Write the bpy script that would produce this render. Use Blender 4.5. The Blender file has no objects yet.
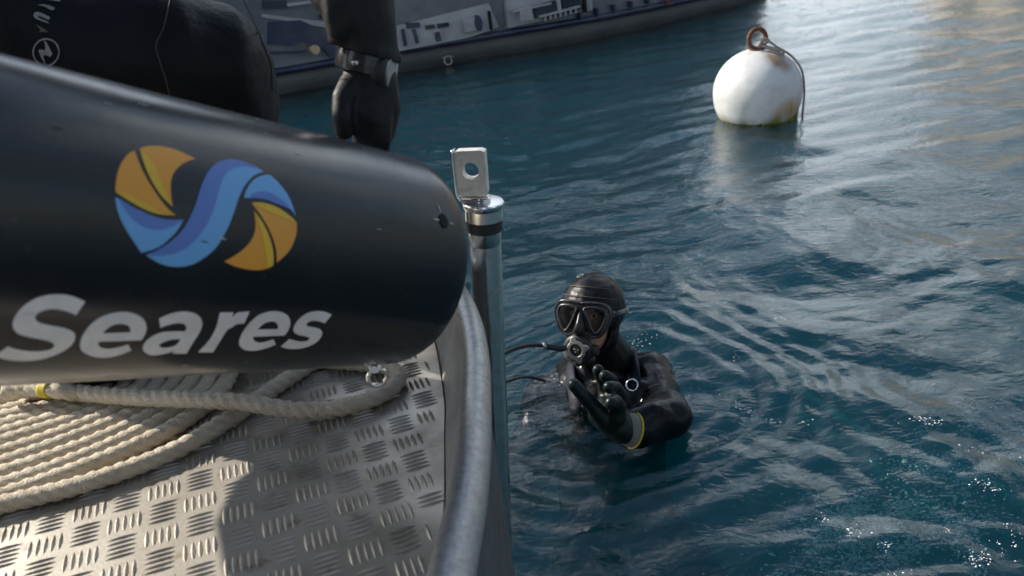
import bpy, bmesh, math, random, json
import numpy as np
from mathutils import Vector, Matrix
from mathutils.bvhtree import BVHTree
from mathutils.geometry import delaunay_2d_cdt
S = bpy.context.scene
COL = S.collection
random.seed(7); RNG = np.random.default_rng(7)
R = math.radians
V = Vector

# ---------------------------------------------------------------- camera
CAM_H, PITCH, ROLL, FPX = 1.35, R(26), R(6), 804.0
fw = V((0, math.cos(PITCH), -math.sin(PITCH)))
r0 = V((1, 0, 0)); u0 = V((0, math.sin(PITCH), math.cos(PITCH)))
cr = r0*math.cos(ROLL) - u0*math.sin(ROLL)
cu = r0*math.sin(ROLL) + u0*math.cos(ROLL)
CP = V((0, 0, CAM_H))
cam_data = bpy.data.cameras.new('camera'); cam = bpy.data.objects.new('camera', cam_data); COL.objects.link(cam)
m3 = Matrix((cr, cu, -fw)).transposed()
cam.matrix_world = Matrix.Translation(CP) @ m3.to_4x4()
cam_data.sensor_width = 36; cam_data.lens = FPX/1024*36
cam_data.clip_start = 0.02; cam_data.clip_end = 3000
cam_data.dof.use_dof = True; cam_data.dof.focus_distance = 1.9; cam_data.dof.aperture_fstop = 6.3
S.camera = cam
def ray(x, y):
    return (fw + cr*((x-512)/FPX) - cu*((y-288)/FPX)).normalized()
def at(x, y, d): return CP + ray(x, y)*d              # a measured pixel and a distance -> a world point
def atz(x, y, z):
    d = ray(x, y); return CP + d*((z-CAM_H)/d.z)

# ---------------------------------------------------------------- world, sun
SUN_EL, SUN_AZ = R(32), R(28)           # sun low over the left, a little beyond the boat
sdir = V((-math.cos(SUN_AZ)*math.cos(SUN_EL), math.sin(SUN_AZ)*math.cos(SUN_EL), math.sin(SUN_EL)))
W = bpy.data.worlds.new('World'); S.world = W; W.use_nodes = True
nt = W.node_tree; nt.nodes.clear()
def N(t, typ, **k):
    n = t.nodes.new(typ)
    for a, b in k.items(): setattr(n, a, b)
    return n
out = N(nt, 'ShaderNodeOutputWorld'); bg = N(nt, 'ShaderNodeBackground'); bg.inputs[1].default_value = 0.090
sky = N(nt, 'ShaderNodeTexSky', sky_type='NISHITA', sun_disc=False, sun_elevation=SUN_EL,
        sun_rotation=math.atan2(sdir.x, sdir.y), altitude=0, air_density=1.0, dust_density=1.2, ozone_density=1.0)
tc = N(nt, 'ShaderNodeTexCoord'); sep = N(nt, 'ShaderNodeSeparateXYZ')
nt.links.new(tc.outputs['Generated'], sep.inputs[0])
zc = N(nt, 'ShaderNodeMath', operation='MAXIMUM'); zc.inputs[1].default_value = 0.0; nt.links.new(sep.outputs['Z'], zc.inputs[0])
za = N(nt, 'ShaderNodeMath', operation='ADD'); za.inputs[1].default_value = 0.22; nt.links.new(zc.outputs[0], za.inputs[0])
px = N(nt, 'ShaderNodeMath', operation='DIVIDE'); py = N(nt, 'ShaderNodeMath', operation='DIVIDE')
nt.links.new(sep.outputs['X'], px.inputs[0]); nt.links.new(za.outputs[0], px.inputs[1])
nt.links.new(sep.outputs['Y'], py.inputs[0]); nt.links.new(za.outputs[0], py.inputs[1])
cmb = N(nt, 'ShaderNodeCombineXYZ'); nt.links.new(px.outputs[0], cmb.inputs[0]); nt.links.new(py.outputs[0], cmb.inputs[1])
cl = N(nt, 'ShaderNodeTexNoise'); cl.inputs['Scale'].default_value = 2.3; cl.inputs['Detail'].default_value = 7; cl.inputs['Roughness'].default_value = .55
cl.inputs['Distortion'].default_value = .4
nt.links.new(cmb.outputs[0], cl.inputs['Vector'])
cr_ = N(nt, 'ShaderNodeValToRGB'); cr_.color_ramp.elements[0].position = .44; cr_.color_ramp.elements[1].position = .58
zf = N(nt, 'ShaderNodeMapRange', interpolation_type='SMOOTHSTEP'); zf.inputs[1].default_value = .50; zf.inputs[2].default_value = .92; zf.inputs[3].default_value = 0; zf.inputs[4].default_value = .13   # the cloud breaks up to clear blue overhead
nt.links.new(sep.outputs['Z'], zf.inputs[0])
sb_ = N(nt, 'ShaderNodeMath', operation='SUBTRACT'); nt.links.new(cl.outputs['Fac'], sb_.inputs[0]); nt.links.new(zf.outputs[0], sb_.inputs[1]); nt.links.new(sb_.outputs[0], cr_.inputs[0])
cm = N(nt, 'ShaderNodeMix', data_type='RGBA'); 
dt = N(nt, 'ShaderNodeVectorMath', operation='DOT_PRODUCT'); dt.inputs[1].default_value = sdir; nt.links.new(tc.outputs['Generated'], dt.inputs[0])   # cloud is brighter towards the sun
fr = N(nt, 'ShaderNodeMapRange', interpolation_type='SMOOTHSTEP'); fr.inputs[1].default_value = -.55; fr.inputs[2].default_value = .45; fr.inputs[3].default_value = 1.6; fr.inputs[4].default_value = 16.0
nt.links.new(dt.outputs['Value'], fr.inputs[0])
cc_ = N(nt, 'ShaderNodeVectorMath', operation='SCALE'); cc_.inputs[0].default_value = (.93, 1.0, 1.04); nt.links.new(fr.outputs[0], cc_.inputs['Scale']); nt.links.new(cc_.outputs[0], cm.inputs[7])
nt.links.new(cr_.outputs['Color'], cm.inputs[0]); sg_ = N(nt, 'ShaderNodeVectorMath', operation='SCALE'); sg_.inputs['Scale'].default_value = 1.25; nt.links.new(sky.outputs[0], sg_.inputs[0]); nt.links.new(sg_.outputs[0], cm.inputs[6]); hz_ = N(nt, 'ShaderNodeMapRange', interpolation_type='SMOOTHSTEP'); hz_.inputs[1].default_value = .24; hz_.inputs[2].default_value = 0; hz_.inputs[3].default_value = 0; hz_.inputs[4].default_value = .65
nt.links.new(sep.outputs['Z'], hz_.inputs[0])
hm_ = N(nt, 'ShaderNodeMix', data_type='RGBA'); hs_ = N(nt, 'ShaderNodeVectorMath', operation='MULTIPLY_ADD'); hs_.inputs[1].default_value = (.42, .43, .45); hs_.inputs[2].default_value = (1.3, 1.6, 1.9); nt.links.new(cc_.outputs[0], hs_.inputs[0]); nt.links.new(hs_.outputs[0], hm_.inputs[7])
nt.links.new(hz_.outputs[0], hm_.inputs[0]); nt.links.new(cm.outputs[2], hm_.inputs[6]); nt.links.new(hm_.outputs[2], bg.inputs[0])
nt.links.new(bg.outputs[0], out.inputs[0])
sl = bpy.data.lights.new('sun', 'SUN'); sl.energy = 5.0; sl.angle = R(.53); sl.color = (1, .93, .82)
sun = bpy.data.objects.new('sun', sl); COL.objects.link(sun); sun.rotation_euler = sdir.to_track_quat('Z', 'Y').to_euler(); sun.location = sdir*20
S.view_settings.view_transform = 'Standard'; S.view_settings.look = 'None'; S.view_settings.exposure = 0.68; S.view_settings.gamma = 1
S.cycles.volume_bounces = 1; S.cycles.max_bounces = 8; S.cycles.transparent_max_bounces = 12

# ---------------------------------------------------------------- materials
def mat(name, col, rough=.5, metal=0, spec=.5, noise=None, bump=None, coat=0, coords='Object', extra=None, sheen=0):
    """noise=(scale, colour2, lo, hi); bump=(scale, strength, distance)"""
    m = bpy.data.materials.new(name); m.use_nodes = True; t = m.node_tree
    b = t.nodes['Principled BSDF']
    b.inputs['Base Color'].default_value = (*col, 1); b.inputs['Roughness'].default_value = rough
    b.inputs['Metallic'].default_value = metal; b.inputs['Specular IOR Level'].default_value = spec
    b.inputs['Coat Weight'].default_value = coat; b.inputs['Sheen Weight'].default_value = sheen
    c = N(t, 'ShaderNodeTexCoord'); vec = c.outputs[coords]
    if noise:
        n = N(t, 'ShaderNodeTexNoise'); n.inputs['Scale'].default_value = noise[0]; n.inputs['Detail'].default_value = 6; n.inputs['Roughness'].default_value = .6
        t.links.new(vec, n.inputs['Vector'])
        r = N(t, 'ShaderNodeMapRange'); r.inputs[1].default_value = noise[2]; r.inputs[2].default_value = noise[3]
        t.links.new(n.outputs['Fac'], r.inputs[0])
        x = N(t, 'ShaderNodeMix', data_type='RGBA'); x.inputs[6].default_value = (*col, 1); x.inputs[7].default_value = (*noise[1], 1)
        t.links.new(r.outputs[0], x.inputs[0]); t.links.new(x.outputs[2], b.inputs['Base Color'])
        rr = N(t, 'ShaderNodeMapRange'); rr.inputs[3].default_value = max(rough-.1, .02); rr.inputs[4].default_value = min(rough+.12, 1)
        t.links.new(n.outputs['Fac'], rr.inputs[0]); t.links.new(rr.outputs[0], b.inputs['Roughness'])
    if bump:
        n = N(t, 'ShaderNodeTexNoise'); n.inputs['Scale'].default_value = bump[0]; n.inputs['Detail'].default_value = 5
        t.links.new(vec, n.inputs['Vector'])
        bp = N(t, 'ShaderNodeBump'); bp.inputs['Strength'].default_value = bump[1]; bp.inputs['Distance'].default_value = bump[2]
        t.links.new(n.outputs['Fac'], bp.inputs['Height']); t.links.new(bp.outputs[0], b.inputs['Normal'])
    return m
M_ = {}
M_['steel'] = mat('polished_steel', (.80, .78, .74), .20, 1, noise=(30, (.60, .57, .50), .5, .8), bump=(25, .10, .002))
M_['steel_matte'] = mat('brushed_steel_plate', (.66, .64, .58), .45, .45, noise=(60, (.40, .37, .30), .5, .8), bump=(300, .2, .0006))
M_['rubber'] = mat('black_rubber', (.012, .012, .013), .5, bump=(200, .2, .001))
M_['alu_rail'] = mat('worn_aluminium_rail', (.37, .365, .355), .40, .65, noise=(90, (.27, .265, .26), .44, .70), bump=(180, .5, .0015))
M_['alu_wall'] = mat('aluminium_wall', (.34, .335, .33), .5, .5, noise=(9, (.20, .195, .185), .4, .75), bump=(120, .3, .002))
M_['hull_dark'] = mat('dark_hull_paint', (.07, .07, .072), .5, 0, noise=(14, (.05, .045, .04), .4, .7), bump=(60, .3, .002))
M_['suit'] = mat('black_drysuit_fabric', (.0035, .0038, .0055), .55, spec=.22, noise=(6, (.007, .008, .012), .4, .7), bump=(14, .8, .012))
M_['sleeve'] = mat('grey_black_sleeve_fabric', (.010, .010, .011), .6, spec=.25, noise=(9, (.017, .017, .018), .4, .7), bump=(30, .5, .006))
M_['suit_wet'] = mat('wet_neoprene', (.003, .0033, .004), .24, spec=.2, noise=(12, (.007, .007, .009), .4, .7), bump=(22, .6, .008))
M_['hood'] = mat('neoprene_hood', (.005, .005, .0055), .36, spec=.2, noise=(15, (.011, .011, .0115), .4, .7), bump=(30, .35, .004))
M_['glove'] = mat('black_neoprene_glove', (.005, .0055, .0065), .55, spec=.25, bump=(160, .35, .002), noise=(30, (.016, .017, .018), .45, .7))
M_['glove_wet'] = mat('dark_green_black_glove', (.004, .009, .009), .34, spec=.22, bump=(120, .4, .002))
M_['cuff'] = mat('grey_cuff', (.14, .14, .12), .7, bump=(150, .4, .002))
M_['yellow'] = mat('yellow_trim', (.45, .36, .02), .6)
M_['skin'] = mat('skin', (.42, .22, .15), .5, noise=(14, (.33, .15, .10), .4, .7), bump=(120, .25, .001))
M_['eye'] = mat('eye', (.35, .33, .30), .15)
M_['iris'] = mat('iris', (.03, .02, .012), .15)
M_['stitch'] = mat('grey_seam', (.055, .055, .055), .8)
M_['print'] = mat('grey_print', (.30, .30, .30), .8, noise=(90, (.18, .18, .18), .5, .7))
M_['print_rust'] = mat('brown_grey_print', (.14, .10, .08), .8)
M_['letter'] = mat('grey_white_vinyl', (.66, .65, .65), .42, spec=.3, noise=(40, (.56, .55, .54), .4, .7))
M_['orange'] = mat('orange_vinyl', (.70, .30, .025), .45)
M_['yellow_v'] = mat('yellow_vinyl', (.68, .42, .02), .45)
M_['light_blue'] = mat('light_blue_vinyl', (.13, .36, .66), .45)
M_['dark_blue'] = mat('mid_blue_vinyl', (.09, .18, .48), .45)
M_['white_mark'] = mat('scribed_mark', (.45, .46, .48), .7)
M_['black'] = mat('hole_black', (.004, .004, .004), .9)
M_['glass_dark'] = mat('dark_window_glass', (.01, .015, .03), .06)
M_['gel_grey'] = mat('grey_gelcoat', (.15, .15, .16), .22, coat=.4, noise=(2.5, (.085, .087, .10), .4, .65))
M_['gel_white'] = mat('white_gelcoat', (.32, .32, .32), .3, noise=(3, (.20, .20, .21), .4, .7))
M_['navy'] = mat('navy_paint', (.012, .017, .05), .3, noise=(4, (.05, .052, .07), .4, .7))
M_['tube'] = mat('grey_fender_tube', (.045, .045, .043), .6, noise=(3, (.075, .072, .065), .4, .7), bump=(20, .4, .01))
M_['tan'] = mat('tan_plastic', (.42, .30, .19), .5)
M_['rust'] = mat('rusty_iron', (.16, .055, .025), .8, noise=(60, (.07, .03, .02), .4, .6), bump=(120, .8, .004))
M_['algae'] = mat('green_weed', (.14, .17, .015), .8, noise=(60, (.30, .30, .04), .4, .65))
M_['line'] = mat('weathered_line', (.24, .22, .18), .9, bump=(300, .5, .002))
M_['foam'] = mat('foam', (.75, .8, .82), .3)
M_['bubble'] = mat('sunlit_bubbles', (.45, .85, .80), .3)
M_['wall_beige'] = mat('beige_plaster', (.55, .47, .36), .9, noise=(1.0, (.45, .38, .30), .4, .7))
M_['stone'] = mat('quay_stone', (.22, .20, .17), .9, noise=(2.0, (.14, .13, .11), .4, .7))
M_['bc'] = mat('navy_black_nylon', (.006, .008, .018), .5, spec=.3, bump=(90, .4, .003))
M_['silver'] = mat('silver_cover', (.42, .42, .40), .35, .8)

def rope_mat():
    m = mat('cotton_mooring_rope', (.60, .53, .42), .95, noise=(28, (.50, .42, .31), .42, .75))
    t = m.node_tree; b = t.nodes['Principled BSDF']
    n = N(t, 'ShaderNodeTexNoise'); n.inputs['Scale'].default_value = 420; n.inputs['Detail'].default_value = 4
    c = N(t, 'ShaderNodeTexCoord'); t.links.new(c.outputs['Object'], n.inputs['Vector'])
    bp = N(t, 'ShaderNodeBump'); bp.inputs['Strength'].default_value = 1.0; bp.inputs['Distance'].default_value = .004
    t.links.new(n.outputs['Fac'], bp.inputs['Height']); t.links.new(bp.outputs[0], b.inputs['Normal'])
    return m
M_['rope'] = rope_mat()

def deck_mat():
    m = mat('weathered_tread_plate', (.43, .40, .35), .40, .58, noise=(7, (.16, .135, .10), .42, .74), bump=(220, .25, .001))
    t = m.node_tree; b = t.nodes['Principled BSDF']
    src = b.inputs['Base Color'].links[0].from_socket
    c = N(t, 'ShaderNodeTexCoord'); n = N(t, 'ShaderNodeTexNoise'); n.inputs['Scale'].default_value = 26; n.inputs['Detail'].default_value = 8; n.inputs['Roughness'].default_value = .7
    t.links.new(c.outputs['Object'], n.inputs['Vector'])
    r = N(t, 'ShaderNodeMapRange'); r.inputs[1].default_value = .56; r.inputs[2].default_value = .72; r.inputs[4].default_value = .8; t.links.new(n.outputs['Fac'], r.inputs[0])
    x = N(t, 'ShaderNodeMix', data_type='RGBA'); x.inputs[7].default_value = (.15, .105, .055, 1)
    t.links.new(src, x.inputs[6]); t.links.new(r.outputs[0], x.inputs[0]); t.links.new(x.outputs[2], b.inputs['Base Color'])
    return m
M_['deck'] = deck_mat()

def shell_mat():
    m = mat('scuffed_black_plastic', (.007, .0075, .009), .20, spec=.5, noise=(5, (.011, .011, .013), .4, .7))
    t = m.node_tree; b = t.nodes['Principled BSDF']
    src = b.inputs['Base Color'].links[0].from_socket
    c = N(t, 'ShaderNodeTexCoord')
    mp = N(t, 'ShaderNodeMapping'); mp.inputs['Rotation'].default_value = (0, 0, R(40)); mp.inputs['Scale'].default_value = (60, 9, 60)
    t.links.new(c.outputs['Object'], mp.inputs[0])
    n = N(t, 'ShaderNodeTexNoise'); n.inputs['Scale'].default_value = 1.0; n.inputs['Detail'].default_value = 8; n.inputs['Roughness'].default_value = .75
    t.links.new(mp.outputs[0], n.inputs['Vector'])
    r = N(t, 'ShaderNodeMapRange'); r.inputs[1].default_value = .62; r.inputs[2].default_value = .74; r.inputs[4].default_value = .35; t.links.new(n.outputs['Fac'], r.inputs[0])
    x = N(t, 'ShaderNodeMix', data_type='RGBA'); x.inputs[7].default_value = (.12, .115, .105, 1)
    t.links.new(src, x.inputs[6]); t.links.new(r.outputs[0], x.inputs[0]); t.links.new(x.outputs[2], b.inputs['Base Color'])
    gm = N(t, 'ShaderNodeNewGeometry'); gs = N(t, 'ShaderNodeSeparateXYZ'); t.links.new(gm.outputs['Normal'], gs.inputs[0])   # upper side lightened to carry sky sheen in the colour, with dried salt and dust
    gr = N(t, 'ShaderNodeMapRange', interpolation_type='SMOOTHSTEP'); gr.inputs[1].default_value = .35; gr.inputs[2].default_value = .9; gr.inputs[4].default_value = .45; t.links.new(gs.outputs['Z'], gr.inputs[0])
    gx = N(t, 'ShaderNodeMix', data_type='RGBA'); gx.inputs[7].default_value = (.105, .105, .11, 1); t.links.new(x.outputs[2], gx.inputs[6]); t.links.new(gx.outputs[2], b.inputs['Base Color'])
    gn = N(t, 'ShaderNodeTexNoise'); gn.inputs['Scale'].default_value = 5; gn.inputs['Detail'].default_value = 7; t.links.new(mp.outputs[0], gn.inputs['Vector']); gn.inputs['Scale'].default_value = .25
    gq = N(t, 'ShaderNodeMapRange'); gq.inputs[1].default_value = .3; gq.inputs[2].default_value = .6; gq.inputs[3].default_value = .35; t.links.new(gn.outputs['Fac'], gq.inputs[0])
    gk = N(t, 'ShaderNodeMath', operation='MULTIPLY'); t.links.new(gr.outputs[0], gk.inputs[0]); t.links.new(gq.outputs[0], gk.inputs[1]); t.links.new(gk.outputs[0], gx.inputs[0])
    n2 = N(t, 'ShaderNodeTexNoise'); n2.inputs['Scale'].default_value = 14; n2.inputs['Detail'].default_value = 6; t.links.new(c.outputs['Object'], n2.inputs['Vector'])
    r2 = N(t, 'ShaderNodeMapRange'); r2.inputs[3].default_value = .12; r2.inputs[4].default_value = .36; t.links.new(n2.outputs['Fac'], r2.inputs[0]); t.links.new(r2.outputs[0], b.inputs['Roughness'])
    bp = N(t, 'ShaderNodeBump'); bp.inputs['Strength'].default_value = .12; bp.inputs['Distance'].default_value = .004
    t.links.new(n2.outputs['Fac'], bp.inputs['Height']); t.links.new(bp.outputs[0], b.inputs['Normal'])
    return m
M_['shell'] = shell_mat()

def buoy_mat():
    m = mat('white_buoy_plastic', (.50, .505, .50), .45, noise=(8, (.40, .41, .39), .45, .7), bump=(10, .3, .010))
    t = m.node_tree; b = t.nodes['Principled BSDF']; src = b.inputs['Base Color'].links[0].from_socket
    c = N(t, 'ShaderNodeTexCoord'); s = N(t, 'ShaderNodeSeparateXYZ'); t.links.new(c.outputs['Object'], s.inputs[0])
    n = N(t, 'ShaderNodeTexNoise'); n.inputs['Scale'].default_value = 9; n.inputs['Detail'].default_value = 6
    mp = N(t, 'ShaderNodeMapping'); mp.inputs['Scale'].default_value = (1, 1, .3); t.links.new(c.outputs['Object'], mp.inputs[0]); t.links.new(mp.outputs[0], n.inputs['Vector'])
    # rust run-off below the ring and a rusty stain by the waterline on the right
    def blob(cx, cy, cz, rad, col, amt, prev):
        d = N(t, 'ShaderNodeVectorMath', operation='DISTANCE'); d.inputs[1].default_value = (cx, cy, cz); t.links.new(c.outputs['Object'], d.inputs[0])
        a = N(t, 'ShaderNodeMapRange'); a.inputs[1].default_value = rad; a.inputs[2].default_value = 0.0; a.inputs[3].default_value = 0; a.inputs[4].default_value = amt; t.links.new(d.outputs['Value'], a.inputs[0])
        k = N(t, 'ShaderNodeMath', operation='MULTIPLY'); t.links.new(a.outputs[0], k.inputs[0])
        q = N(t, 'ShaderNodeMapRange'); q.inputs[1].default_value = .4; q.inputs[2].default_value = .6; t.links.new(n.outputs['Fac'], q.inputs[0]); t.links.new(q.outputs[0], k.inputs[1])
        x = N(t, 'ShaderNodeMix', data_type='RGBA'); x.inputs[7].default_value = (*col, 1); t.links.new(prev, x.inputs[6]); t.links.new(k.outputs[0], x.inputs[0])
        return x.outputs[2]
    o = blob(.03, -.05, .42, .13, (.16, .09, .05), 2.2, src)
    o = blob(.07, -.13, .34, .10, (.26, .18, .12), 2.0, o)
    o = blob(.13, -.22, .07, .10, (.50, .26, .06), 1.5, o)
    o = blob(.10, -.22, .02, .14, (.34, .22, .06), 1.8, o)
    f = N(t, 'ShaderNodeMapRange'); f.inputs[1].default_value = .055; f.inputs[2].default_value = .0; f.inputs[4].default_value = 1.0; t.links.new(s.outputs['Z'], f.inputs[0])
    k = N(t, 'ShaderNodeMath', operation='MULTIPLY'); t.links.new(f.outputs[0], k.inputs[0])
    q = N(t, 'ShaderNodeMapRange'); q.inputs[1].default_value = .3; q.inputs[2].default_value = .6; t.links.new(n.outputs['Fac'], q.inputs[0]); t.links.new(q.outputs[0], k.inputs[1])
    x = N(t, 'ShaderNodeMix', data_type='RGBA'); x.inputs[7].default_value = (.12, .11, .03, 1); t.links.new(o, x.inputs[6]); t.links.new(k.outputs[0], x.inputs[0])
    t.links.new(x.outputs[2], b.inputs['Base Color'])
    return m
M_['buoy'] = buoy_mat()

def lens_mat():
    m = bpy.data.materials.new('mask_lens'); m.use_nodes = True; t = m.node_tree; t.nodes.clear()
    o = N(t, 'ShaderNodeOutputMaterial'); g = N(t, 'ShaderNodeBsdfGlossy'); g.inputs['Roughness'].default_value = .03
    tr = N(t, 'ShaderNodeBsdfTransparent'); tr.inputs[0].default_value = (.75, .75, .78, 1)
    f = N(t, 'ShaderNodeFresnel'); f.inputs[0].default_value = 1.5; x = N(t, 'ShaderNodeMixShader')
    t.links.new(f.outputs[0], x.inputs[0]); t.links.new(tr.outputs[0], x.inputs[1]); t.links.new(g.outputs[0], x.inputs[2]); t.links.new(x.outputs[0], o.inputs[0])
    return m
M_['lens'] = lens_mat()

def water_mat():
    m = bpy.data.materials.new('harbour_water'); m.use_nodes = True; t = m.node_tree; t.nodes.clear()
    o = N(t, 'ShaderNodeOutputMaterial')
    g = N(t, 'ShaderNodeBsdfGlossy'); g.inputs['Roughness'].default_value = .03; g.inputs[0].default_value = (1, 1, 1, 1)
    mx = N(t, 'ShaderNodeBsdfTransparent'); mx.inputs[0].default_value = (1, 1, 1, 1)
    c = N(t, 'ShaderNodeTexCoord')
    # the green-blue body of the water is a real scattering and absorbing volume
    vs_ = N(t, 'ShaderNodeVolumeScatter'); vs_.inputs['Color'].default_value = (.018, .57, .59, 1); vs_.inputs['Density'].default_value = 1.95; vs_.inputs['Anisotropy'].default_value = 0
    va = N(t, 'ShaderNodeVolumeAbsorption'); va.inputs['Color'].default_value = (.0, .66, .70, 1); va.inputs['Density'].default_value = 1.55
    ad = N(t, 'ShaderNodeAddShader'); t.links.new(vs_.outputs[0], ad.inputs[0]); t.links.new(va.outputs[0], ad.inputs[1]); t.links.new(ad.outputs[0], o.inputs['Volume'])
    n2 = N(t, 'ShaderNodeTexNoise'); n2.inputs['Scale'].default_value = 36; n2.inputs['Detail'].default_value = 6; n2.inputs['Distortion'].default_value = .8
    mp = N(t, 'ShaderNodeMapping'); mp.inputs['Scale'].default_value = (.55, 1, 1); mp.inputs['Rotation'].default_value = (0, 0, R(-8)); t.links.new(c.outputs['Object'], mp.inputs[0]); t.links.new(mp.outputs[0], n2.inputs['Vector'])
    bp = N(t, 'ShaderNodeBump'); bp.inputs['Strength'].default_value = .65; bp.inputs['Distance'].default_value = .006; t.links.new(n2.outputs['Fac'], bp.inputs['Height'])
    t.links.new(bp.outputs[0], g.inputs['Normal'])
    f = N(t, 'ShaderNodeFresnel'); f.inputs[0].default_value = 1.45; t.links.new(bp.outputs[0], f.inputs['Normal'])
    fm = N(t, 'ShaderNodeMath', operation='MULTIPLY_ADD', use_clamp=True); fm.inputs[1].default_value = 1.2; fm.inputs[2].default_value = .0; t.links.new(f.outputs[0], fm.inputs[0])
    xx = N(t, 'ShaderNodeMixShader'); t.links.new(fm.outputs[0], xx.inputs[0]); t.links.new(mx.outputs[0], xx.inputs[1]); t.links.new(g.outputs[0], xx.inputs[2])
    t.links.new(xx.outputs[0], o.inputs[0])
    return m
M_['water'] = water_mat()
M_['seabed'] = mat('seabed', (.006, .05, .07), 1.0, noise=(.8, (.01, .07, .08), .4, .7))

# ---------------------------------------------------------------- mesh helpers
class MB:
    def __init__(s): s.v = []; s.f = []
    def add(s, vs, fs):
        k = len(s.v); s.v += [tuple(p) for p in vs]; s.f += [tuple(i+k for i in f) for f in fs]; return s
    def box(s, c, sz, rot=None, bev=0):
        bm = bmesh.new(); bmesh.ops.create_cube(bm, size=1)
        bmesh.ops.scale(bm, vec=sz, verts=bm.verts)
        if bev: bmesh.ops.bevel(bm, geom=bm.edges[:], offset=bev, segments=2, affect='EDGES', profile=.5)
        Mx = Matrix.Translation(c) @ (rot.to_4x4() if rot else Matrix())
        bm.transform(Mx); bm.verts.index_update()
        s.add([v.co[:] for v in bm.verts], [[v.index for v in f.verts] for f in bm.faces]); bm.free(); return s
    def tube(s, pts, rad, n=12, caps=True, flat=1.0):
        pts = [V(p) for p in pts]; rad = rad if isinstance(rad, (list, tuple)) else [rad]*len(pts)
        vs = []; T0 = (pts[1]-pts[0]).normalized(); a = T0.orthogonal().normalized()
        for i, p in enumerate(pts):
            T = (pts[min(i+1, len(pts)-1)]-pts[max(i-1, 0)]).normalized()
            a = (a - T*a.dot(T)).normalized(); b = T.cross(a)
            for k in range(n):
                t = 2*math.pi*k/n; vs.append(p + a*(rad[i]*math.cos(t)) + b*(rad[i]*flat*math.sin(t)))
        fs = [(i*n+k, i*n+(k+1) % n, (i+1)*n+(k+1) % n, (i+1)*n+k) for i in range(len(pts)-1) for k in range(n)]
        if caps: fs += [tuple(range(n-1, -1, -1)), tuple((len(pts)-1)*n+k for k in range(n))]
        return s.add(vs, fs)
    def ell(s, c, r, rot=None, nu=20, nv=12):
        c = V(c); vs = []; r = (r, r, r) if isinstance(r, (int, float)) else r
        for j in range(nv+1):
            ph = math.pi*j/nv
            for i in range(nu):
                th = 2*math.pi*i/nu
                p = V((r[0]*math.sin(ph)*math.cos(th), r[1]*math.sin(ph)*math.sin(th), r[2]*math.cos(ph)))
                vs.append(c + (rot @ p if rot else p))
        fs = [(j*nu+i, (j+1)*nu+i, (j+1)*nu+(i+1) % nu, j*nu+(i+1) % nu) for j in range(nv) for i in range(nu)]
        return s.add(vs, fs)
    def cap(s, p0, r0_, p1, r1_, n=16):                # capsule between two joints
        p0, p1 = V(p0), V(p1); L = (p1-p0).length or 1e-6; T = (p1-p0)/L
        pts = []; rad = []
        for k in range(5): a = math.pi/2*(1-k/5); pts.append(p0 - T*r0_*math.sin(a)); rad.append(max(r0_*math.cos(a), 1e-4))
        for k in range(6): t = k/5; pts.append(p0.lerp(p1, t)); rad.append(r0_+(r1_-r0_)*t)
        for k in range(1, 6): a = math.pi/2*k/5; pts.append(p1 + T*r1_*math.sin(a)); rad.append(max(r1_*math.cos(a), 1e-4))
        return s.tube(pts, rad, n)
    def chain(s, pr):                                  # [(point, radius), ...]
        for (a, ra), (b, rb) in zip(pr, pr[1:]): s.cap(a, ra, b, rb)
        return s
    def lathe(s, prof, o, ax, n=32, caps=True):
        o = V(o); ax = V(ax).normalized(); a = ax.orthogonal().normalized(); b = ax.cross(a)
        vs = [o + ax*h + (a*math.cos(2*math.pi*k/n) + b*math.sin(2*math.pi*k/n))*max(r, 1e-5) for r, h in prof for k in range(n)]
        fs = [(i*n+k, i*n+(k+1) % n, (i+1)*n+(k+1) % n, (i+1)*n+k) for i in range(len(prof)-1) for k in range(n)]
        if caps: fs += [tuple(range(n-1, -1, -1)), tuple((len(prof)-1)*n+k for k in range(n))]
        return s.add(vs, fs)
    def torus(s, c, ax, R_, r_, n=32, m=10, arc=2*math.pi):
        c = V(c); ax = V(ax).normalized(); a = ax.orthogonal().normalized(); b = ax.cross(a); vs = []
        for i in range(n):
            t = arc*i/n; d = a*math.cos(t)+b*math.sin(t)
            for j in range(m): p = 2*math.pi*j/m; vs.append(c + d*(R_+r_*math.cos(p)) + ax*(r_*math.sin(p)))
        fs = [(i*m+j, ((i+1) % n)*m+j, ((i+1) % n)*m+(j+1) % m, i*m+(j+1) % m) for i in range(n) for j in range(m)]
        return s.add(vs, fs)
    def prism(s, poly, o, u, v, n, t):                 # 2D outline extruded along n by t
        k = len(poly); vs = [o+u*p[0]+v*p[1] for p in poly]+[o+u*p[0]+v*p[1]+n*t for p in poly]
        return s.add(vs, [tuple(range(k-1, -1, -1)), tuple(range(k, 2*k))]+[(i, (i+1) % k, k+(i+1) % k, k+i) for i in range(k)])
ROOT = {}
def link(name, me, m, parent=None, smooth=True, **props):
    if m: me.materials.append(M_[m])
    if smooth and len(me.polygons): me.polygons.foreach_set('use_smooth', [True]*len(me.polygons))
    o = bpy.data.objects.new(name, me); COL.objects.link(o)
    if parent is not None:
        o.parent = parent; ROOT[o.name] = ROOT[parent.name]; me.transform(Matrix.Translation(-ROOT[parent.name]))
    else: ROOT[o.name] = V((0, 0, 0))
    for k, v in props.items(): o[k] = v
    return o
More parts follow.
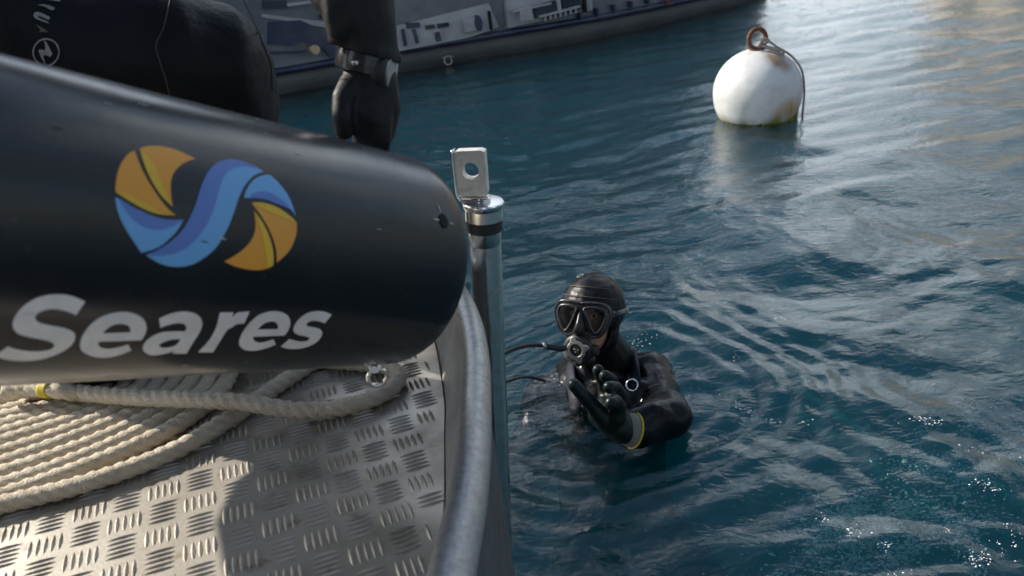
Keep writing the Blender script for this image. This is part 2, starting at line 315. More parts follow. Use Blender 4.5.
def build(name, mb, m, parent=None, smooth=True, auto=None, **props):
    me = bpy.data.meshes.new(name); me.from_pydata(mb.v, [], mb.f); me.update()
    bm = bmesh.new(); bm.from_mesh(me); bmesh.ops.recalc_face_normals(bm, faces=bm.faces)
    if auto:
        for e in bm.edges:
            if len(e.link_faces) == 2 and e.calc_face_angle(0) > R(auto): e.smooth = False
    bm.to_mesh(me); bm.free()
    return link(name, me, m, parent, smooth, **props)
def thing(name, loc, label, cat, group=None):
    o = bpy.data.objects.new(name, None); COL.objects.link(o); o.location = loc; o.empty_display_size = .05
    ROOT[o.name] = V(loc); o['label'] = label; o['category'] = cat
    if group: o['group'] = group
    return o
def blob(name, mb, vox, m, parent, smooth=4, filt=None, disp=None, cut=None, **props):
    """closed pieces fused into ONE continuous skin by a voxel remesh"""
    me = bpy.data.meshes.new(name+'_raw'); me.from_pydata(mb.v, [], mb.f); me.update()
    o = bpy.data.objects.new(name+'_raw', me); COL.objects.link(o)
    r = o.modifiers.new('r', 'REMESH'); r.mode = 'VOXEL'; r.voxel_size = vox; r.use_smooth_shade = True
    sm = o.modifiers.new('s', 'SMOOTH'); sm.iterations = smooth; sm.factor = .6
    dg = bpy.context.evaluated_depsgraph_get(); dg.update()
    me2 = bpy.data.meshes.new_from_object(o.evaluated_get(dg)); me2.name = name
    bpy.data.objects.remove(o)
    if disp:
        from mathutils import noise as mn
        amp, sc = disp
        nn = [v.normal.copy() for v in me2.vertices]
        for v, q in zip(me2.vertices, nn):
            c = v.co*sc; k = mn.noise(V((c.x, c.y, c.z*.5)))+.5*mn.noise(V((c.x*2.1+5, c.y*2.1, c.z*.9)))
            k = 1-abs(k)*2.2
            v.co += q*(amp*k)
    if filt:
        bm = bmesh.new(); bm.from_mesh(me2)
        bmesh.ops.delete(bm, geom=[f for f in bm.faces if filt(f.calc_center_median())], context='FACES')
        bm.to_mesh(me2); bm.free()
    if cut:
        bm = bmesh.new(); bm.from_mesh(me2)
        bmesh.ops.bisect_plane(bm, geom=bm.verts[:]+bm.edges[:]+bm.faces[:], plane_co=cut[0], plane_no=cut[1], clear_inner=True)
        bm.to_mesh(me2); bm.free()
    return link(name, me2, m, parent, True, **props)
def spline(pts, per=8):
    pts = [V(p) for p in pts]; o = []
    for i in range(len(pts)-1):
        p0, p1, p2, p3 = pts[max(i-1, 0)], pts[i], pts[i+1], pts[min(i+2, len(pts)-1)]
        for k in range(per):
            t = k/per
            o.append(.5*((2*p1)+(p2-p0)*t+(2*p0-5*p1+4*p2-p3)*t*t+(3*p1-p0-3*p2+p3)*t**3))
    o.append(pts[-1]); return o
def inside(p, loops):
    c = False
    for L in loops:
        n = len(L); j = n-1
        for i in range(n):
            if (L[i][1] > p[1]) != (L[j][1] > p[1]) and p[0] < (L[j][0]-L[i][0])*(p[1]-L[i][1])/(L[j][1]-L[i][1])+L[i][0]: c = not c
            j = i
    return c
def decal_mesh(loops, fn, grid):
    """flat print: 2D loops (holes by even-odd) triangulated and laid on a surface by fn(x, y)"""
    vs = [V(p) for L in loops for p in L]; es = []; k = 0
    for L in loops: es += [(k+i, k+(i+1) % len(L)) for i in range(len(L))]; k += len(L)
    xs = [p[0] for p in vs]; ys = [p[1] for p in vs]
    y = min(ys)+grid/2
    while y < max(ys):
        x = min(xs)+grid/2
        while x < max(xs):
            if inside((x, y), loops): vs.append(V((x, y)))
            x += grid
        y += grid
    vo, _, fo, _, _, _ = delaunay_2d_cdt(vs, es, [], 0, 1e-6)
    fs = [f for f in fo if inside((sum(vo[i].x for i in f)/3, sum(vo[i].y for i in f)/3), loops)]
    mb = MB(); mb.add([fn(p.x, p.y) for p in vo], fs); return mb
DECAL_JSON = """[["orange",[[[4417,897],[4436,885],[4455,872],[4473,857],[4492,839],[4511,817],[4530,791],[4548,764],[4565,736],[4579,708],[4591,678],[4602,647],[4611,617],[4618,586],[4623,555],[4627,524],[4629,493],[4608,481],[4585,468],[4559,455],[4531,441],[4498,426],[4460,409],[4421,393],[4384,380],[4351,370],[4320,363],[4288,357],[4254,354],[4217,353],[4178,355],[4138,359],[4097,363],[4117,374],[4139,386],[4162,403],[4187,425],[4215,455],[4246,492],[4276,532],[4301,569],[4322,602],[4340,636],[4356,668],[4369,699],[4381,728],[4390,757],[4397,784],[4403,810],[4408,834],[4412,856],[4415,876]]]],["yellow",[[[4629,493],[4608,481],[4585,468],[4559,455],[4531,441],[4498,426],[4460,409],[4421,393],[4384,380],[4351,370],[4320,363],[4288,357],[4254,354],[4217,353],[4178,355],[4138,359],[4097,363],[4137,364],[4177,366],[4216,370],[4254,377],[4291,388],[4326,401],[4361,416],[4395,430],[4427,444],[4459,458],[4490,471],[4519,481],[4548,487],[4576,490],[4603,492]]]],["orange",[[[4368,926],[4343,940],[4316,954],[4289,966],[4258,976],[4225,985],[4189,991],[4153,995],[4118,997],[4086,997],[4056,994],[4026,990],[3993,982],[3957,973],[3919,960],[3879,946],[3838,931],[3875,913],[3911,894],[3945,875],[3976,854],[4005,832],[4032,808],[4056,784],[4076,759],[4092,735],[4106,711],[4116,686],[4125,661],[4131,634],[4135,606],[4137,577],[4138,549],[4137,520],[4134,491],[4130,462],[4124,432],[4151,450],[4177,469],[4203,490],[4228,515],[4252,545],[4276,580],[4297,617],[4315,653],[4329,687],[4340,722],[4349,756],[4356,790],[4362,824],[4365,858],[4367,892]]]],["yellow",[[[4365,917],[4365,886],[4364,854],[4361,823],[4356,790],[4349,757],[4341,722],[4329,687],[4315,653],[4297,617],[4276,580],[4252,545],[4228,515],[4203,490],[4177,469],[4151,450],[4124,432],[4144,459],[4162,486],[4178,513],[4193,541],[4203,569],[4211,597],[4218,625],[4227,656],[4237,689],[4247,724],[4258,760],[4273,794],[4293,826],[4315,857],[4340,887]]]],["light_blue",[[[4631,451],[4629,424],[4625,397],[4620,370],[4613,343],[4602,315],[4589,286],[4574,257],[4558,230],[4542,206],[4526,184],[4509,161],[4489,136],[4466,109],[4440,79],[4413,47],[4384,15],[4345,28],[4306,42],[4269,58],[4235,76],[4205,97],[4179,121],[4155,145],[4133,168],[4114,189],[4098,209],[4084,228],[4070,248],[4058,269],[4047,289],[4037,311],[4027,332],[4062,327],[4096,322],[4130,319],[4164,317],[4197,317],[4228,319],[4261,322],[4297,328],[4340,339],[4386,352],[4430,367],[4469,380],[4501,393],[4528,406],[4551,418],[4572,428],[4590,436],[4606,442],[4619,446]]]],["dark_blue",[[[4598,435],[4568,421],[4537,407],[4505,394],[4469,380],[4429,366],[4384,352],[4339,339],[4297,328],[4261,322],[4228,319],[4197,317],[4164,317],[4130,319],[4096,322],[4062,327],[4027,332],[4055,311],[4084,290],[4111,272],[4139,257],[4166,244],[4193,234],[4220,227],[4249,222],[4281,220],[4315,221],[4348,225],[4380,233],[4410,245],[4439,262],[4465,280],[4489,297],[4508,313],[4524,328],[4538,344],[4552,360],[4565,378],[4577,396],[4587,415]]]],["light_blue",[[[4345,1],[4318,13],[4290,25],[4262,39],[4233,57],[4202,78],[4171,102],[4139,128],[4109,156],[4081,184],[4054,214],[4028,246],[4002,283],[3978,327],[3953,376],[3929,427],[3907,475],[3889,519],[3873,560],[3858,601],[3840,641],[3818,683],[3795,726],[3769,767],[3742,805],[3715,838],[3687,868],[3658,895],[3627,920],[3595,941],[3560,959],[3526,975],[3492,987],[3460,996],[3429,1001],[3398,1004],[3365,1004],[3330,1003],[3294,999],[3257,993],[3221,985],[3187,974],[3153,961],[3121,946],[3088,931],[3124,916],[3159,901],[3194,883],[3227,862],[3260,836],[3292,807],[3322,776],[3350,745],[3375,712],[3399,678],[3420,644],[3439,611],[3455,580],[3469,551],[3482,520],[3497,486],[3514,447],[3531,405],[3550,361],[3571,315],[3597,266],[3625,213],[3654,161],[3685,116],[3719,77],[3756,42],[3793,12],[3827,-13],[3856,-32],[3884,-47],[3910,-58],[3937,-67],[3965,-75],[3993,-80],[4022,-84],[4051,-85],[4083,-84],[4117,-82],[4149,-77],[4179,-72],[4206,-64],[4230,-55],[4253,-45],[4274,-35],[4294,-26],[4312,-17],[4329,-8]]]],["dark_blue",[[[4345,1],[4318,13],[4290,25],[4262,39],[4233,57],[4202,78],[4171,102],[4139,128],[4109,156],[4081,184],[4054,214],[4028,246],[4002,283],[3978,327],[3953,376],[3929,427],[3907,475],[3889,519],[3873,560],[3858,601],[3840,641],[3818,683],[3795,726],[3769,767],[3742,805],[3715,838],[3687,868],[3658,895],[3627,920],[3595,941],[3560,959],[3526,975],[3492,987],[3460,996],[3429,1001],[3398,1004],[3365,1004],[3329,1002],[3291,998],[3253,991],[3221,985],[3195,978],[3173,970],[3155,962],[3138,953],[3166,955],[3195,956],[3226,956],[3258,954],[3293,949],[3330,944],[3367,935],[3403,923],[3437,907],[3470,888],[3501,866],[3530,841],[3556,813],[3579,782],[3600,749],[3619,716],[3636,682],[3651,647],[3664,613],[3676,579],[3688,548],[3699,519],[3710,489],[3722,459],[3737,426],[3753,392],[3770,358],[3786,327],[3803,298],[3821,271],[3838,246],[3855,222],[3870,200],[3884,181],[3900,161],[3921,141],[3948,116],[3979,90],[4014,65],[4051,45],[4092,29],[4139,17],[4184,9],[4225,2],[4259,-1],[4290,-2],[4318,-1]]]],["light_blue",[[[3386,608],[3377,633],[3366,659],[3353,684],[3336,710],[3316,736],[3292,764],[3266,790],[3239,813],[3211,834],[3182,851],[3152,867],[3124,879],[3097,889],[3072,897],[3047,902],[3022,906],[3000,887],[2978,867],[2956,846],[2935,824],[2913,799],[2892,772],[2872,744],[2855,717],[2842,688],[2832,660],[2823,631],[2815,603],[2806,575],[2797,548],[2789,521],[2780,494],[2794,513],[2808,531],[2826,548],[2850,562],[2880,573],[2916,582],[2955,589],[2994,597],[3032,605],[3071,614],[3110,621],[3148,626],[3186,627],[3223,626],[3258,624],[3289,621],[3317,619],[3342,615],[3365,612]]]],["dark_blue",[[[3312,652],[3278,667],[3245,682],[3211,694],[3178,703],[3145,707],[3113,709],[3081,707],[3050,701],[3018,691],[2986,676],[2956,659],[2929,642],[2905,626],[2885,609],[2867,591],[2849,573],[2831,554],[2815,534],[2799,514],[2783,494],[2795,513],[2809,531],[2827,548],[2850,562],[2880,573],[2916,582],[2955,589],[2994,597],[3032,605],[3071,614],[3110,621],[3148,626],[3185,628],[3220,627],[3255,624],[3289,621]]]],["orange",[[[3309,570],[3275,577],[3241,583],[3205,588],[3167,588],[3126,586],[3083,580],[3039,571],[2998,560],[2959,546],[2922,528],[2887,509],[2857,491],[2832,476],[2811,461],[2793,447],[2777,433],[2778,399],[2780,366],[2784,331],[2793,296],[2806,258],[2822,220],[2842,181],[2865,145],[2893,112],[2925,81],[2959,51],[2995,21],[2999,49],[3004,77],[3010,105],[3018,134],[3027,162],[3038,190],[3051,219],[3065,248],[3081,278],[3099,309],[3119,340],[3140,371],[3162,401],[3187,433],[3211,463],[3233,489],[3254,513],[3273,533],[3291,552]]]],["yellow",[[[3309,570],[3275,577],[3241,583],[3205,587],[3168,588],[3127,585],[3083,580],[3039,571],[2998,560],[2960,546],[2922,528],[2887,509],[2857,491],[2831,475],[2811,461],[2793,446],[2777,432],[2812,440],[2848,447],[2883,455],[2918,463],[2954,472],[2991,480],[3027,489],[3062,498],[3098,507],[3134,517],[3169,526],[3201,535],[3231,544],[3258,553],[3284,561]]]],["orange",[[[3288,501],[3282,466],[3277,432],[3274,399],[3272,368],[3273,340],[3276,313],[3282,288],[3291,263],[3302,238],[3316,213],[3333,189],[3351,165],[3372,143],[3395,121],[3420,99],[3448,78],[3478,57],[3510,36],[3544,15],[3578,-5],[3545,-17],[3511,-29],[3476,-39],[3439,-48],[3399,-55],[3356,-61],[3314,-65],[3273,-67],[3236,-68],[3201,-66],[3168,-62],[3137,-56],[3108,-47],[3081,-37],[3056,-24],[3032,-11],[3035,21],[3039,53],[3045,86],[3053,119],[3064,153],[3077,188],[3092,223],[3108,256],[3125,287],[3142,318],[3161,348],[3182,378],[3206,409],[3232,439],[3260,470]]]],["yellow",[[[3282,490],[3255,463],[3229,435],[3205,407],[3182,378],[3161,348],[3142,318],[3125,288],[3108,256],[3092,223],[3077,188],[3064,153],[3053,119],[3045,86],[3039,53],[3035,21],[3032,-11],[3105,-37],[3117,8],[3129,54],[3142,100],[3156,146],[3172,195],[3190,244],[3207,293],[3224,339],[3239,380],[3253,418],[3268,454]]]],["letter",[[[4757,-429],[4779,-419],[4801,-409],[4823,-400],[4846,-392],[4871,-384],[4896,-378],[4922,-373],[4948,-371],[4976,-370],[5005,-372],[5034,-375],[5060,-380],[5085,-387],[5109,-396],[5132,-406],[5153,-420],[5172,-437],[5191,-457],[5208,-479],[5222,-501],[5232,-523],[5239,-546],[5244,-569],[5247,-591],[5247,-612],[5245,-633],[5241,-653],[5234,-671],[5225,-689],[5213,-706],[5200,-721],[5185,-735],[5170,-747],[5153,-756],[5134,-764],[5113,-773],[5087,-782],[5057,-790],[5026,-798],[4999,-806],[4975,-812],[4954,-818],[4934,-824],[4916,-831],[4899,-840],[4883,-851],[4869,-862],[4860,-874],[4854,-887],[4853,-901],[4855,-914],[4860,-926],[4869,-935],[4882,-941],[4898,-947],[4916,-951],[4937,-953],[4960,-955],[4985,-954],[5011,-952],[5036,-948],[5062,-941],[5088,-934],[5113,-925],[5137,-916],[5159,-906],[5181,-895],[5203,-884],[5260,-1007],[5229,-1022],[5197,-1037],[5166,-1051],[5136,-1062],[5107,-1071],[5079,-1078],[5052,-1082],[5024,-1085],[4996,-1086],[4966,-1085],[4938,-1082],[4911,-1076],[4886,-1068],[4863,-1057],[4841,-1045],[4820,-1031],[4800,-1015],[4781,-997],[4763,-977],[4749,-957],[4737,-936],[4727,-914],[4720,-892],[4715,-870],[4714,-846],[4716,-822],[4720,-799],[4726,-779],[4733,-762],[4742,-748],[4753,-736],[4768,-724],[4787,-712],[4809,-702],[4833,-692],[4858,-683],[4886,-676],[4917,-670],[4947,-664],[4974,-657],[4997,-651],[5019,-644],[5038,-638],[5055,-630],[5069,-621],[5082,-611],[5091,-600],[5097,-589],[5100,-578],[5100,-566],[5096,-554],[5090,-543],[5080,-534],[5068,-524],[5053,-516],[5037,-510],[5021,-506],[5004,-503],[4985,-502],[4967,-502],[4948,-505],[4928,-509],[4908,-514],[4887,-520],[4865,-528],[4842,-537],[4819,-546],[4795,-557]]]],["letter",[[[4130,-838],[4504,-848],[4503,-858],[4501,-867],[4498,-877],[4492,-887],[4483,-898],[4473,-909],[4460,-920],[4446,-928],[4430,-935],[4413,-940],[4394,-943],[4375,-944],[4356,-942],[4336,-938],[4316,-932],[4297,-925],[4280,-918],[4263,-909],[4246,-900],[4230,-890],[4160,-973],[4175,-989],[4191,-1005],[4208,-1020],[4227,-1034],[4248,-1046],[4270,-1057],[4294,-1066],[4319,-1072],[4345,-1075],[4372,-1075],[4400,-1072],[4429,-1066],[4459,-1055],[4490,-1042],[4520,-1026],[4547,-1009],[4570,-991],[4591,-973],[4609,-953],[4625,-930],[4639,-904],[4650,-875],[4659,-845],[4665,-815],[4668,-784],[4668,-752],[4665,-721],[4659,-692],[4650,-663],[4637,-636],[4621,-611],[4604,-589],[4585,-573],[4564,-559],[4542,-549],[4518,-539],[4493,-531],[4466,-525],[4438,-521],[4409,-519],[4381,-521],[4351,-526],[4322,-533],[4294,-542],[4269,-553],[4245,-567],[4223,-582],[4203,-599],[4186,-617],[4170,-637],[4157,-658],[4147,-680],[4138,-701],[4133,-723],[4129,-745],[4126,-765],[4125,-785],[4126,-803],[4127,-821]],[[4509,-747],[4504,-727],[4497,-709],[4490,-693],[4480,-679],[4470,-667],[4457,-658],[4444,-651],[4430,-646],[4414,-643],[4398,-642],[4382,-643],[4366,-646],[4350,-650],[4335,-655],[4320,-662],[4307,-672],[4296,-685],[4287,-701],[4278,-719],[4269,-738]]]],["letter",[[[4066,-585],[4044,-570],[4022,-555],[3999,-542],[3975,-531],[3949,-522],[3922,-515],[3894,-509],[3866,-506],[3837,-506],[3807,-509],[3777,-514],[3750,-522],[3725,-531],[3702,-544],[3680,-558],[3661,-574],[3645,-591],[3631,-610],[3619,-631],[3610,-651],[3603,-672],[3599,-693],[3597,-716],[3595,-741],[3595,-769],[3596,-800],[3597,-834],[3597,-870],[3595,-910],[3592,-954],[3586,-1001],[3579,-1053],[3728,-1045],[3726,-1000],[3746,-1013],[3765,-1025],[3786,-1036],[3808,-1045],[3831,-1053],[3857,-1060],[3882,-1064],[3907,-1064],[3930,-1059],[3953,-1050],[3975,-1039],[3996,-1026],[4015,-1012],[4033,-996],[4049,-978],[4062,-959],[4072,-939],[4079,-917],[4083,-895],[4084,-874],[4081,-854],[4075,-833],[4066,-814],[4055,-796],[4041,-781],[4025,-767],[4006,-754],[3984,-745],[3959,-738],[3931,-735],[3901,-733],[3872,-731],[3843,-730],[3814,-730],[3785,-731],[3756,-732],[3754,-721],[3753,-710],[3753,-699],[3757,-688],[3764,-676],[3774,-664],[3786,-653],[3800,-645],[3814,-639],[3830,-636],[3847,-635],[3864,-635],[3882,-637],[3902,-641],[3921,-646],[3941,-652],[3959,-659],[3978,-668],[3996,-677],[4014,-687]],[[3754,-830],[3780,-831],[3804,-833],[3827,-835],[3847,-839],[3865,-846],[3880,-853],[3894,-862],[3905,-871],[3914,-881],[3922,-891],[3927,-902],[3927,-912],[3921,-922],[3910,-931],[3896,-939],[3882,-945],[3865,-948],[3847,-948],[3828,-946],[3811,-942],[3794,-936],[3779,-927],[3765,-917],[3756,-903],[3751,-888],[3750,-870],[3752,-850]]]],["letter",[[[3475,-511],[3332,-508],[3323,-571],[3318,-555],[3311,-540],[3303,-527],[3294,-516],[3283,-509],[3270,-505],[3256,-503],[3240,-501],[3221,-499],[3201,-497],[3179,-496],[3156,-496],[3156,-636],[3178,-637],[3199,-640],[3218,-643],[3235,-649],[3250,-659],[3262,-671],[3272,-684],[3281,-694],[3289,-699],[3296,-700],[3302,-703],[3306,-712],[3310,-727],[3312,-746],[3314,-771],[3315,-805],[3314,-850],[3311,-906],[3304,-972],[3293,-1046],[3458,-1038]]]],["letter",[[[2577,-802],[2959,-812],[2951,-828],[2942,-844],[2931,-858],[2917,-871],[2899,-882],[2878,-891],[2857,-898],[2836,-903],[2817,-903],[2799,-901],[2781,-897],[2763,-891],[2745,-884],[2727,-875],[2708,-865],[2690,-855],[2605,-938],[2622,-955],[2640,-971],[2660,-986],[2684,-999],[2711,-1012],[2742,-1023],[2775,-1033],[2807,-1038],[2839,-1039],[2872,-1036],[2905,-1030],[2935,-1021],[2964,-1007],[2992,-990],[3018,-971],[3040,-951],[3059,-930],[3075,-908],[3087,-885],[3098,-859],[3107,-831],[3113,-801],[3117,-770],[3118,-739],[3115,-708],[3110,-675],[3102,-644],[3090,-616],[3076,-590],[3060,-565],[3041,-543],[3018,-525],[2990,-511],[2958,-500],[2924,-492],[2892,-487],[2860,-486],[2828,-487],[2797,-492],[2768,-498],[2740,-507],[2712,-518],[2687,-531],[2664,-546],[2644,-564],[2627,-584],[2612,-606],[2599,-627],[2589,-648],[2581,-670],[2575,-692],[2571,-714],[2570,-735],[2571,-758],[2573,-780]],[[2959,-714],[2952,-694],[2945,-674],[2936,-656],[2924,-642],[2911,-631],[2895,-622],[2878,-616],[2861,-612],[2843,-610],[2825,-611],[2808,-613],[2791,-618],[2776,-627],[2760,-638],[2747,-650],[2735,-663],[2727,-674],[2722,-686],[2718,-698],[2715,-710]]]],["letter",[[[2091,-519],[2120,-508],[2149,-498],[2178,-490],[2207,-484],[2237,-480],[2269,-477],[2299,-476],[2328,-478],[2356,-481],[2384,-486],[2409,-494],[2432,-503],[2453,-515],[2472,-530],[2489,-546],[2502,-565],[2513,-585],[2520,-609],[2525,-633],[2526,-655],[2523,-677],[2518,-698],[2508,-718],[2495,-737],[2478,-753],[2456,-768],[2432,-781],[2406,-792],[2378,-800],[2347,-807],[2316,-812],[2289,-818],[2265,-825],[2243,-831],[2226,-839],[2214,-847],[2209,-858],[2210,-871],[2216,-883],[2227,-892],[2245,-897],[2268,-900],[2296,-900],[2327,-897],[2362,-890],[2400,-880],[2440,-868],[2482,-856],[2518,-977],[2488,-990],[2457,-1002],[2425,-1012],[2391,-1020],[2354,-1026],[2316,-1029],[2277,-1029],[2241,-1026],[2208,-1020],[2176,-1010],[2147,-997],[2123,-982],[2102,-962],[2084,-940],[2071,-916],[2062,-891],[2059,-863],[2061,-833],[2067,-804],[2076,-780],[2089,-760],[2106,-743],[2127,-728],[2150,-716],[2176,-705],[2207,-697],[2237,-691],[2264,-685],[2288,-681],[2311,-678],[2330,-675],[2346,-670],[2360,-662],[2370,-653],[2377,-643],[2378,-634],[2371,-624],[2359,-615],[2343,-606],[2325,-601],[2306,-598],[2283,-599],[2259,-601],[2235,-604],[2210,-609],[2184,-616],[2157,-624],[2129,-633]]]]]"""
# ================================================================ LARGE STRUCTURE
# ---- water: one sheet fanned out from the boat, fine near the camera, reaching the horizon
def waves(X, Y):
    Z = np.zeros_like(X); r = np.random.default_rng(11)
    wx = .10*np.sin(1.7*X+.9*Y+1)+.06*np.sin(3.9*Y-2.2*X)+.05*np.sin(5.1*X+3.3*Y+2)
    wy = .10*np.sin(1.3*Y-1.9*X+2)+.06*np.sin(4.3*X+1.4*Y)+.04*np.sin(6.2*Y-2.7*X+1)
    Xw, Yw = X+wx, Y+wy
    sm_ = lambda t: np.clip(t, 0, 1)**2*(3-2*np.clip(t, 0, 1))
    soft = 1-.50*sm_((X-.2)/1.4)*sm_((Y-2.2)/1.3)
    patch = soft*(.75+.45*np.sin(.9*X+.5*Y+.6)*np.sin(1.1*Y-.6*X+1.2))
    far = sm_((Y-2.5)/1.6)
    for i in range(96):                       # confused chop round the boat and the swimmer
        big = i < 44
        lam = .26*(1.4/.26)**(r.random()) if big else .055*(.26/.055)**(r.random())
        th = R(92)+r.normal()*R(28 if big else 44)
        k = 2*math.pi/lam; a = (.0190 if big else .0275)/k
        w = a*np.sin(k*(Xw*math.cos(th)+Yw*math.sin(th))+r.random()*6.28)
        Z += w*(1-.45*far) if big else w*patch*np.clip(.85+.07*Y, 0, 1.25)*(1-.80*far*sm_((X+.2)/1.3))
    for i in range(34):                       # long-crested wavelets farther out, running before the breeze
        lam = .13*(.55/.13)**(r.random()); th = R(109)+r.normal()*R(11); k = 2*math.pi/lam
        Z += far*(.0200/k)*np.sin(k*(X*math.cos(th)+Y*math.sin(th)+.35*wx*math.cos(th)+.35*wy)+r.random()*6.28)*(.8+.35*np.sin(1.1*X+.7*Y+i))
    return Z
def calm(X, Y):
    # rings shed by the swimmer, dying out with distance
    d = np.hypot(X-.28, Y-2.0); z = .0030*np.sin(2*math.pi*(d+.03*np.sin(7*X+3*Y)+.02*np.sin(11*Y-6*X))/.095)*np.exp(-((d-.42)/.28)**2)
    d2 = np.hypot(X-1.15, Y-1.75); z += .0022*np.sin(2*math.pi*(d2+.06*np.sin(5*X)*np.sin(4*Y))/.26)*np.exp(-(d2/.6)**2)
    return z
def water_h(x, y): return float(waves(np.array([x]), np.array([y]))[0]+calm(np.array([x]), np.array([y]))[0])
na, nr = 880, 640
ang = np.linspace(R(-58), R(58), na)
dep = np.concatenate([np.linspace(R(75), R(4.5), nr-14), R(1)*np.array([4, 3.4, 2.8, 2.2, 1.7, 1.3, 1.0, .8, .6, .4, .3, .2, .12, .06])])
rad = (CAM_H+.02)/np.tan(dep)
RR, AA = np.meshgrid(rad, ang, indexing='ij'); X = RR*np.sin(AA); Y = RR*np.cos(AA)
fade = np.clip(1.15-RR/30, 0, 1)
Z = (waves(X, Y)+calm(X, Y))*fade
co = np.stack([X, Y, Z], -1).reshape(-1, 3)
ii = np.arange(nr-1)[:, None]*na+np.arange(na-1)[None, :]
q = np.stack([ii, ii+1, ii+na+1, ii+na], -1).reshape(-1, 4)
# back fan behind the camera, flat, joined as the same sheet
back = []; nb = 24
angb = np.linspace(R(58), R(302), nb)
k0 = len(co); cb = [[0, 0, 0]]
for a in angb: cb.append([rad[-1]*math.sin(a), rad[-1]*math.cos(a), 0])
co = np.vstack([co, np.array(cb)])
tri = [(k0, k0+1+i+1, k0+1+i) for i in range(nb-1)]
me = bpy.data.meshes.new('water'); nv = len(co); nq = len(q)
me.vertices.add(nv); me.vertices.foreach_set('co', co.ravel().astype(np.float32))
loops = np.concatenate([q.ravel(), np.array(tri).ravel()]); me.loops.add(len(loops)); me.loops.foreach_set('vertex_index', loops.astype(np.int32))
me.polygons.add(nq+len(tri)); st = np.concatenate([np.arange(nq)*4, nq*4+np.arange(len(tri))*3]); me.polygons.foreach_set('loop_start', st.astype(np.int32))
me.update(calc_edges=True); me.validate()
link('water', me, 'water', None, True, kind='structure')
sb = MB(); sb.add([(-600, -600, -4), (600, -600, -4), (600, 600, -4), (-600, 600, -4)], [(0, 1, 2, 3)])
build('seabed', sb, 'seabed', None, False, kind='structure')

# ---- quay and beige building across the harbour (seen as reflections)
qb = MB().box((60, 75, .2), (90, 20, 2.4)); build('quay', qb, 'stone', None, False, kind='structure')
bt = thing('building', (52, 66, 1.4), 'pale beige harbour building on the far stone quay', 'building')
brot = Matrix.Rotation(R(-52), 3, 'Z'); bc0 = V((52, 66, 9))
build('wall', MB().box(bc0, (26, 14, 16), brot), 'wall_beige', bt, False)
build('roof', MB().box(bc0+V((0, 0, 8.3)), (27, 15, .6), brot), 'stone', bt, False)
for ix in range(5):
    for iz in range(3): build('window', MB().box(bc0+brot @ V((-10+ix*5, -7.02, -4.5+iz*5)), (2.2, .2, 2.8), brot), 'glass_dark', bt, False)

# ================================================================ WORK BOAT (the one we stand on)
boat = thing('workboat', (-.8, .8, 0), 'aluminium workboat bow with raised tread plate deck and worn rounded rail', 'boat')
DZ = .65
# rail centre line (x, y, radius) from the measured edges, then round the bow to the left
rc = [(-.30, -.30, .024), (-.20, .05, .024), (-.125, .35, .023), (-.099, .50, .022), (-.087, .60, .0215), (-.074, .69, .0205), (-.066, .79, .0195), (-.062, .90, .0185), (-.062, 1.0, .018), (-.070, 1.10, .018), (-.088, 1.20, .0175), (-.118, 1.30, .0175), (-.175, 1.42, .0175), (-.28, 1.53, .018), (-.45, 1.63, .018), (-.75, 1.70, .018), (-1.3, 1.74, .018), (-2.4, 1.74, .018)]
pts = spline([(x, y, .757) for x, y, r in rc], 6); rr = spline([(r, 0, 0) for x, y, r in rc], 6)
build('rail', MB().tube(pts, [p.x for p in rr], 20, flat=1.15), 'alu_rail', boat)
inner = [(-.36, -.32), (-.26, .05), (-.19, .35), (-.155, .55), (-.126, .68), (-.119, .77), (-.118, .84), (-.122, .98), (-.124, 1.05), (-.134, 1.15), (-.148, 1.25), (-.172, 1.34), (-.225, 1.44), (-.32, 1.52), (-.47, 1.60), (-.76, 1.665), (-1.3, 1.70), (-2.4, 1.70)]
ins = spline([(x, y, DZ) for x, y in inner], 6)
vs = []; 
for p, c, r in zip(ins, pts, rr):
    n_ = (V((c.x, c.y, 0))-V((p.x, p.y, 0))).normalized()
    vs += [p+V((0, 0, -.01)), p+V((0, 0, .006))+n_*.006, p.lerp(c, .5)+n_*.001+V((0, 0, .012)), c-n_*(r.x*.72)+V((0, 0, .006))]
build('bulwark', MB().add(vs, [(i*4+k, i*4+k+1, i*4+4+k+1, i*4+4+k) for i in range(len(ins)-1) for k in range(3)]), 'alu_wall', boat)
# deck sheet up to the bulwark
dv = [V((-2.6, -.8, DZ))]+[V((p.x, p.y, DZ)) for p in ins]+[V((-2.6, 1.70, DZ))]
dv[1:1] = [V((-.36, -.8, DZ))]
mbd = MB(); mbd.add(dv+[p-V((0, 0, .012)) for p in dv], [tuple(range(len(dv))), tuple(range(2*len(dv)-1, len(dv)-1, -1))])
deck = build('deck_plate', mbd, 'deck', boat, False)
# unseen box added astern to block sky light and give dark reflections
build('added_sky_block', MB().box((-1.3, -1.95, 1.75), (2.6, 2.2, 2.3), bev=.06), 'hull_dark', boat, False)
build('added_sky_block_roof', MB().box((-1.3, -1.9, 2.95), (2.9, 2.6, .08)), 'gel_white', boat, False)
for k in range(3): build('added_sky_block_window', MB().box((-2.1+k*.8, -.84, 2.1), (.62, .03, .7)), 'glass_dark', boat, False)
build('aft_deck', MB().box((-1.4, -2.6, DZ-.03), (2.6, 3.7, .05)), 'deck', boat, False)
build('port_side', MB().box((-2.62, -1.2, .5), (.08, 6.0, .6)), 'alu_wall', boat, False)
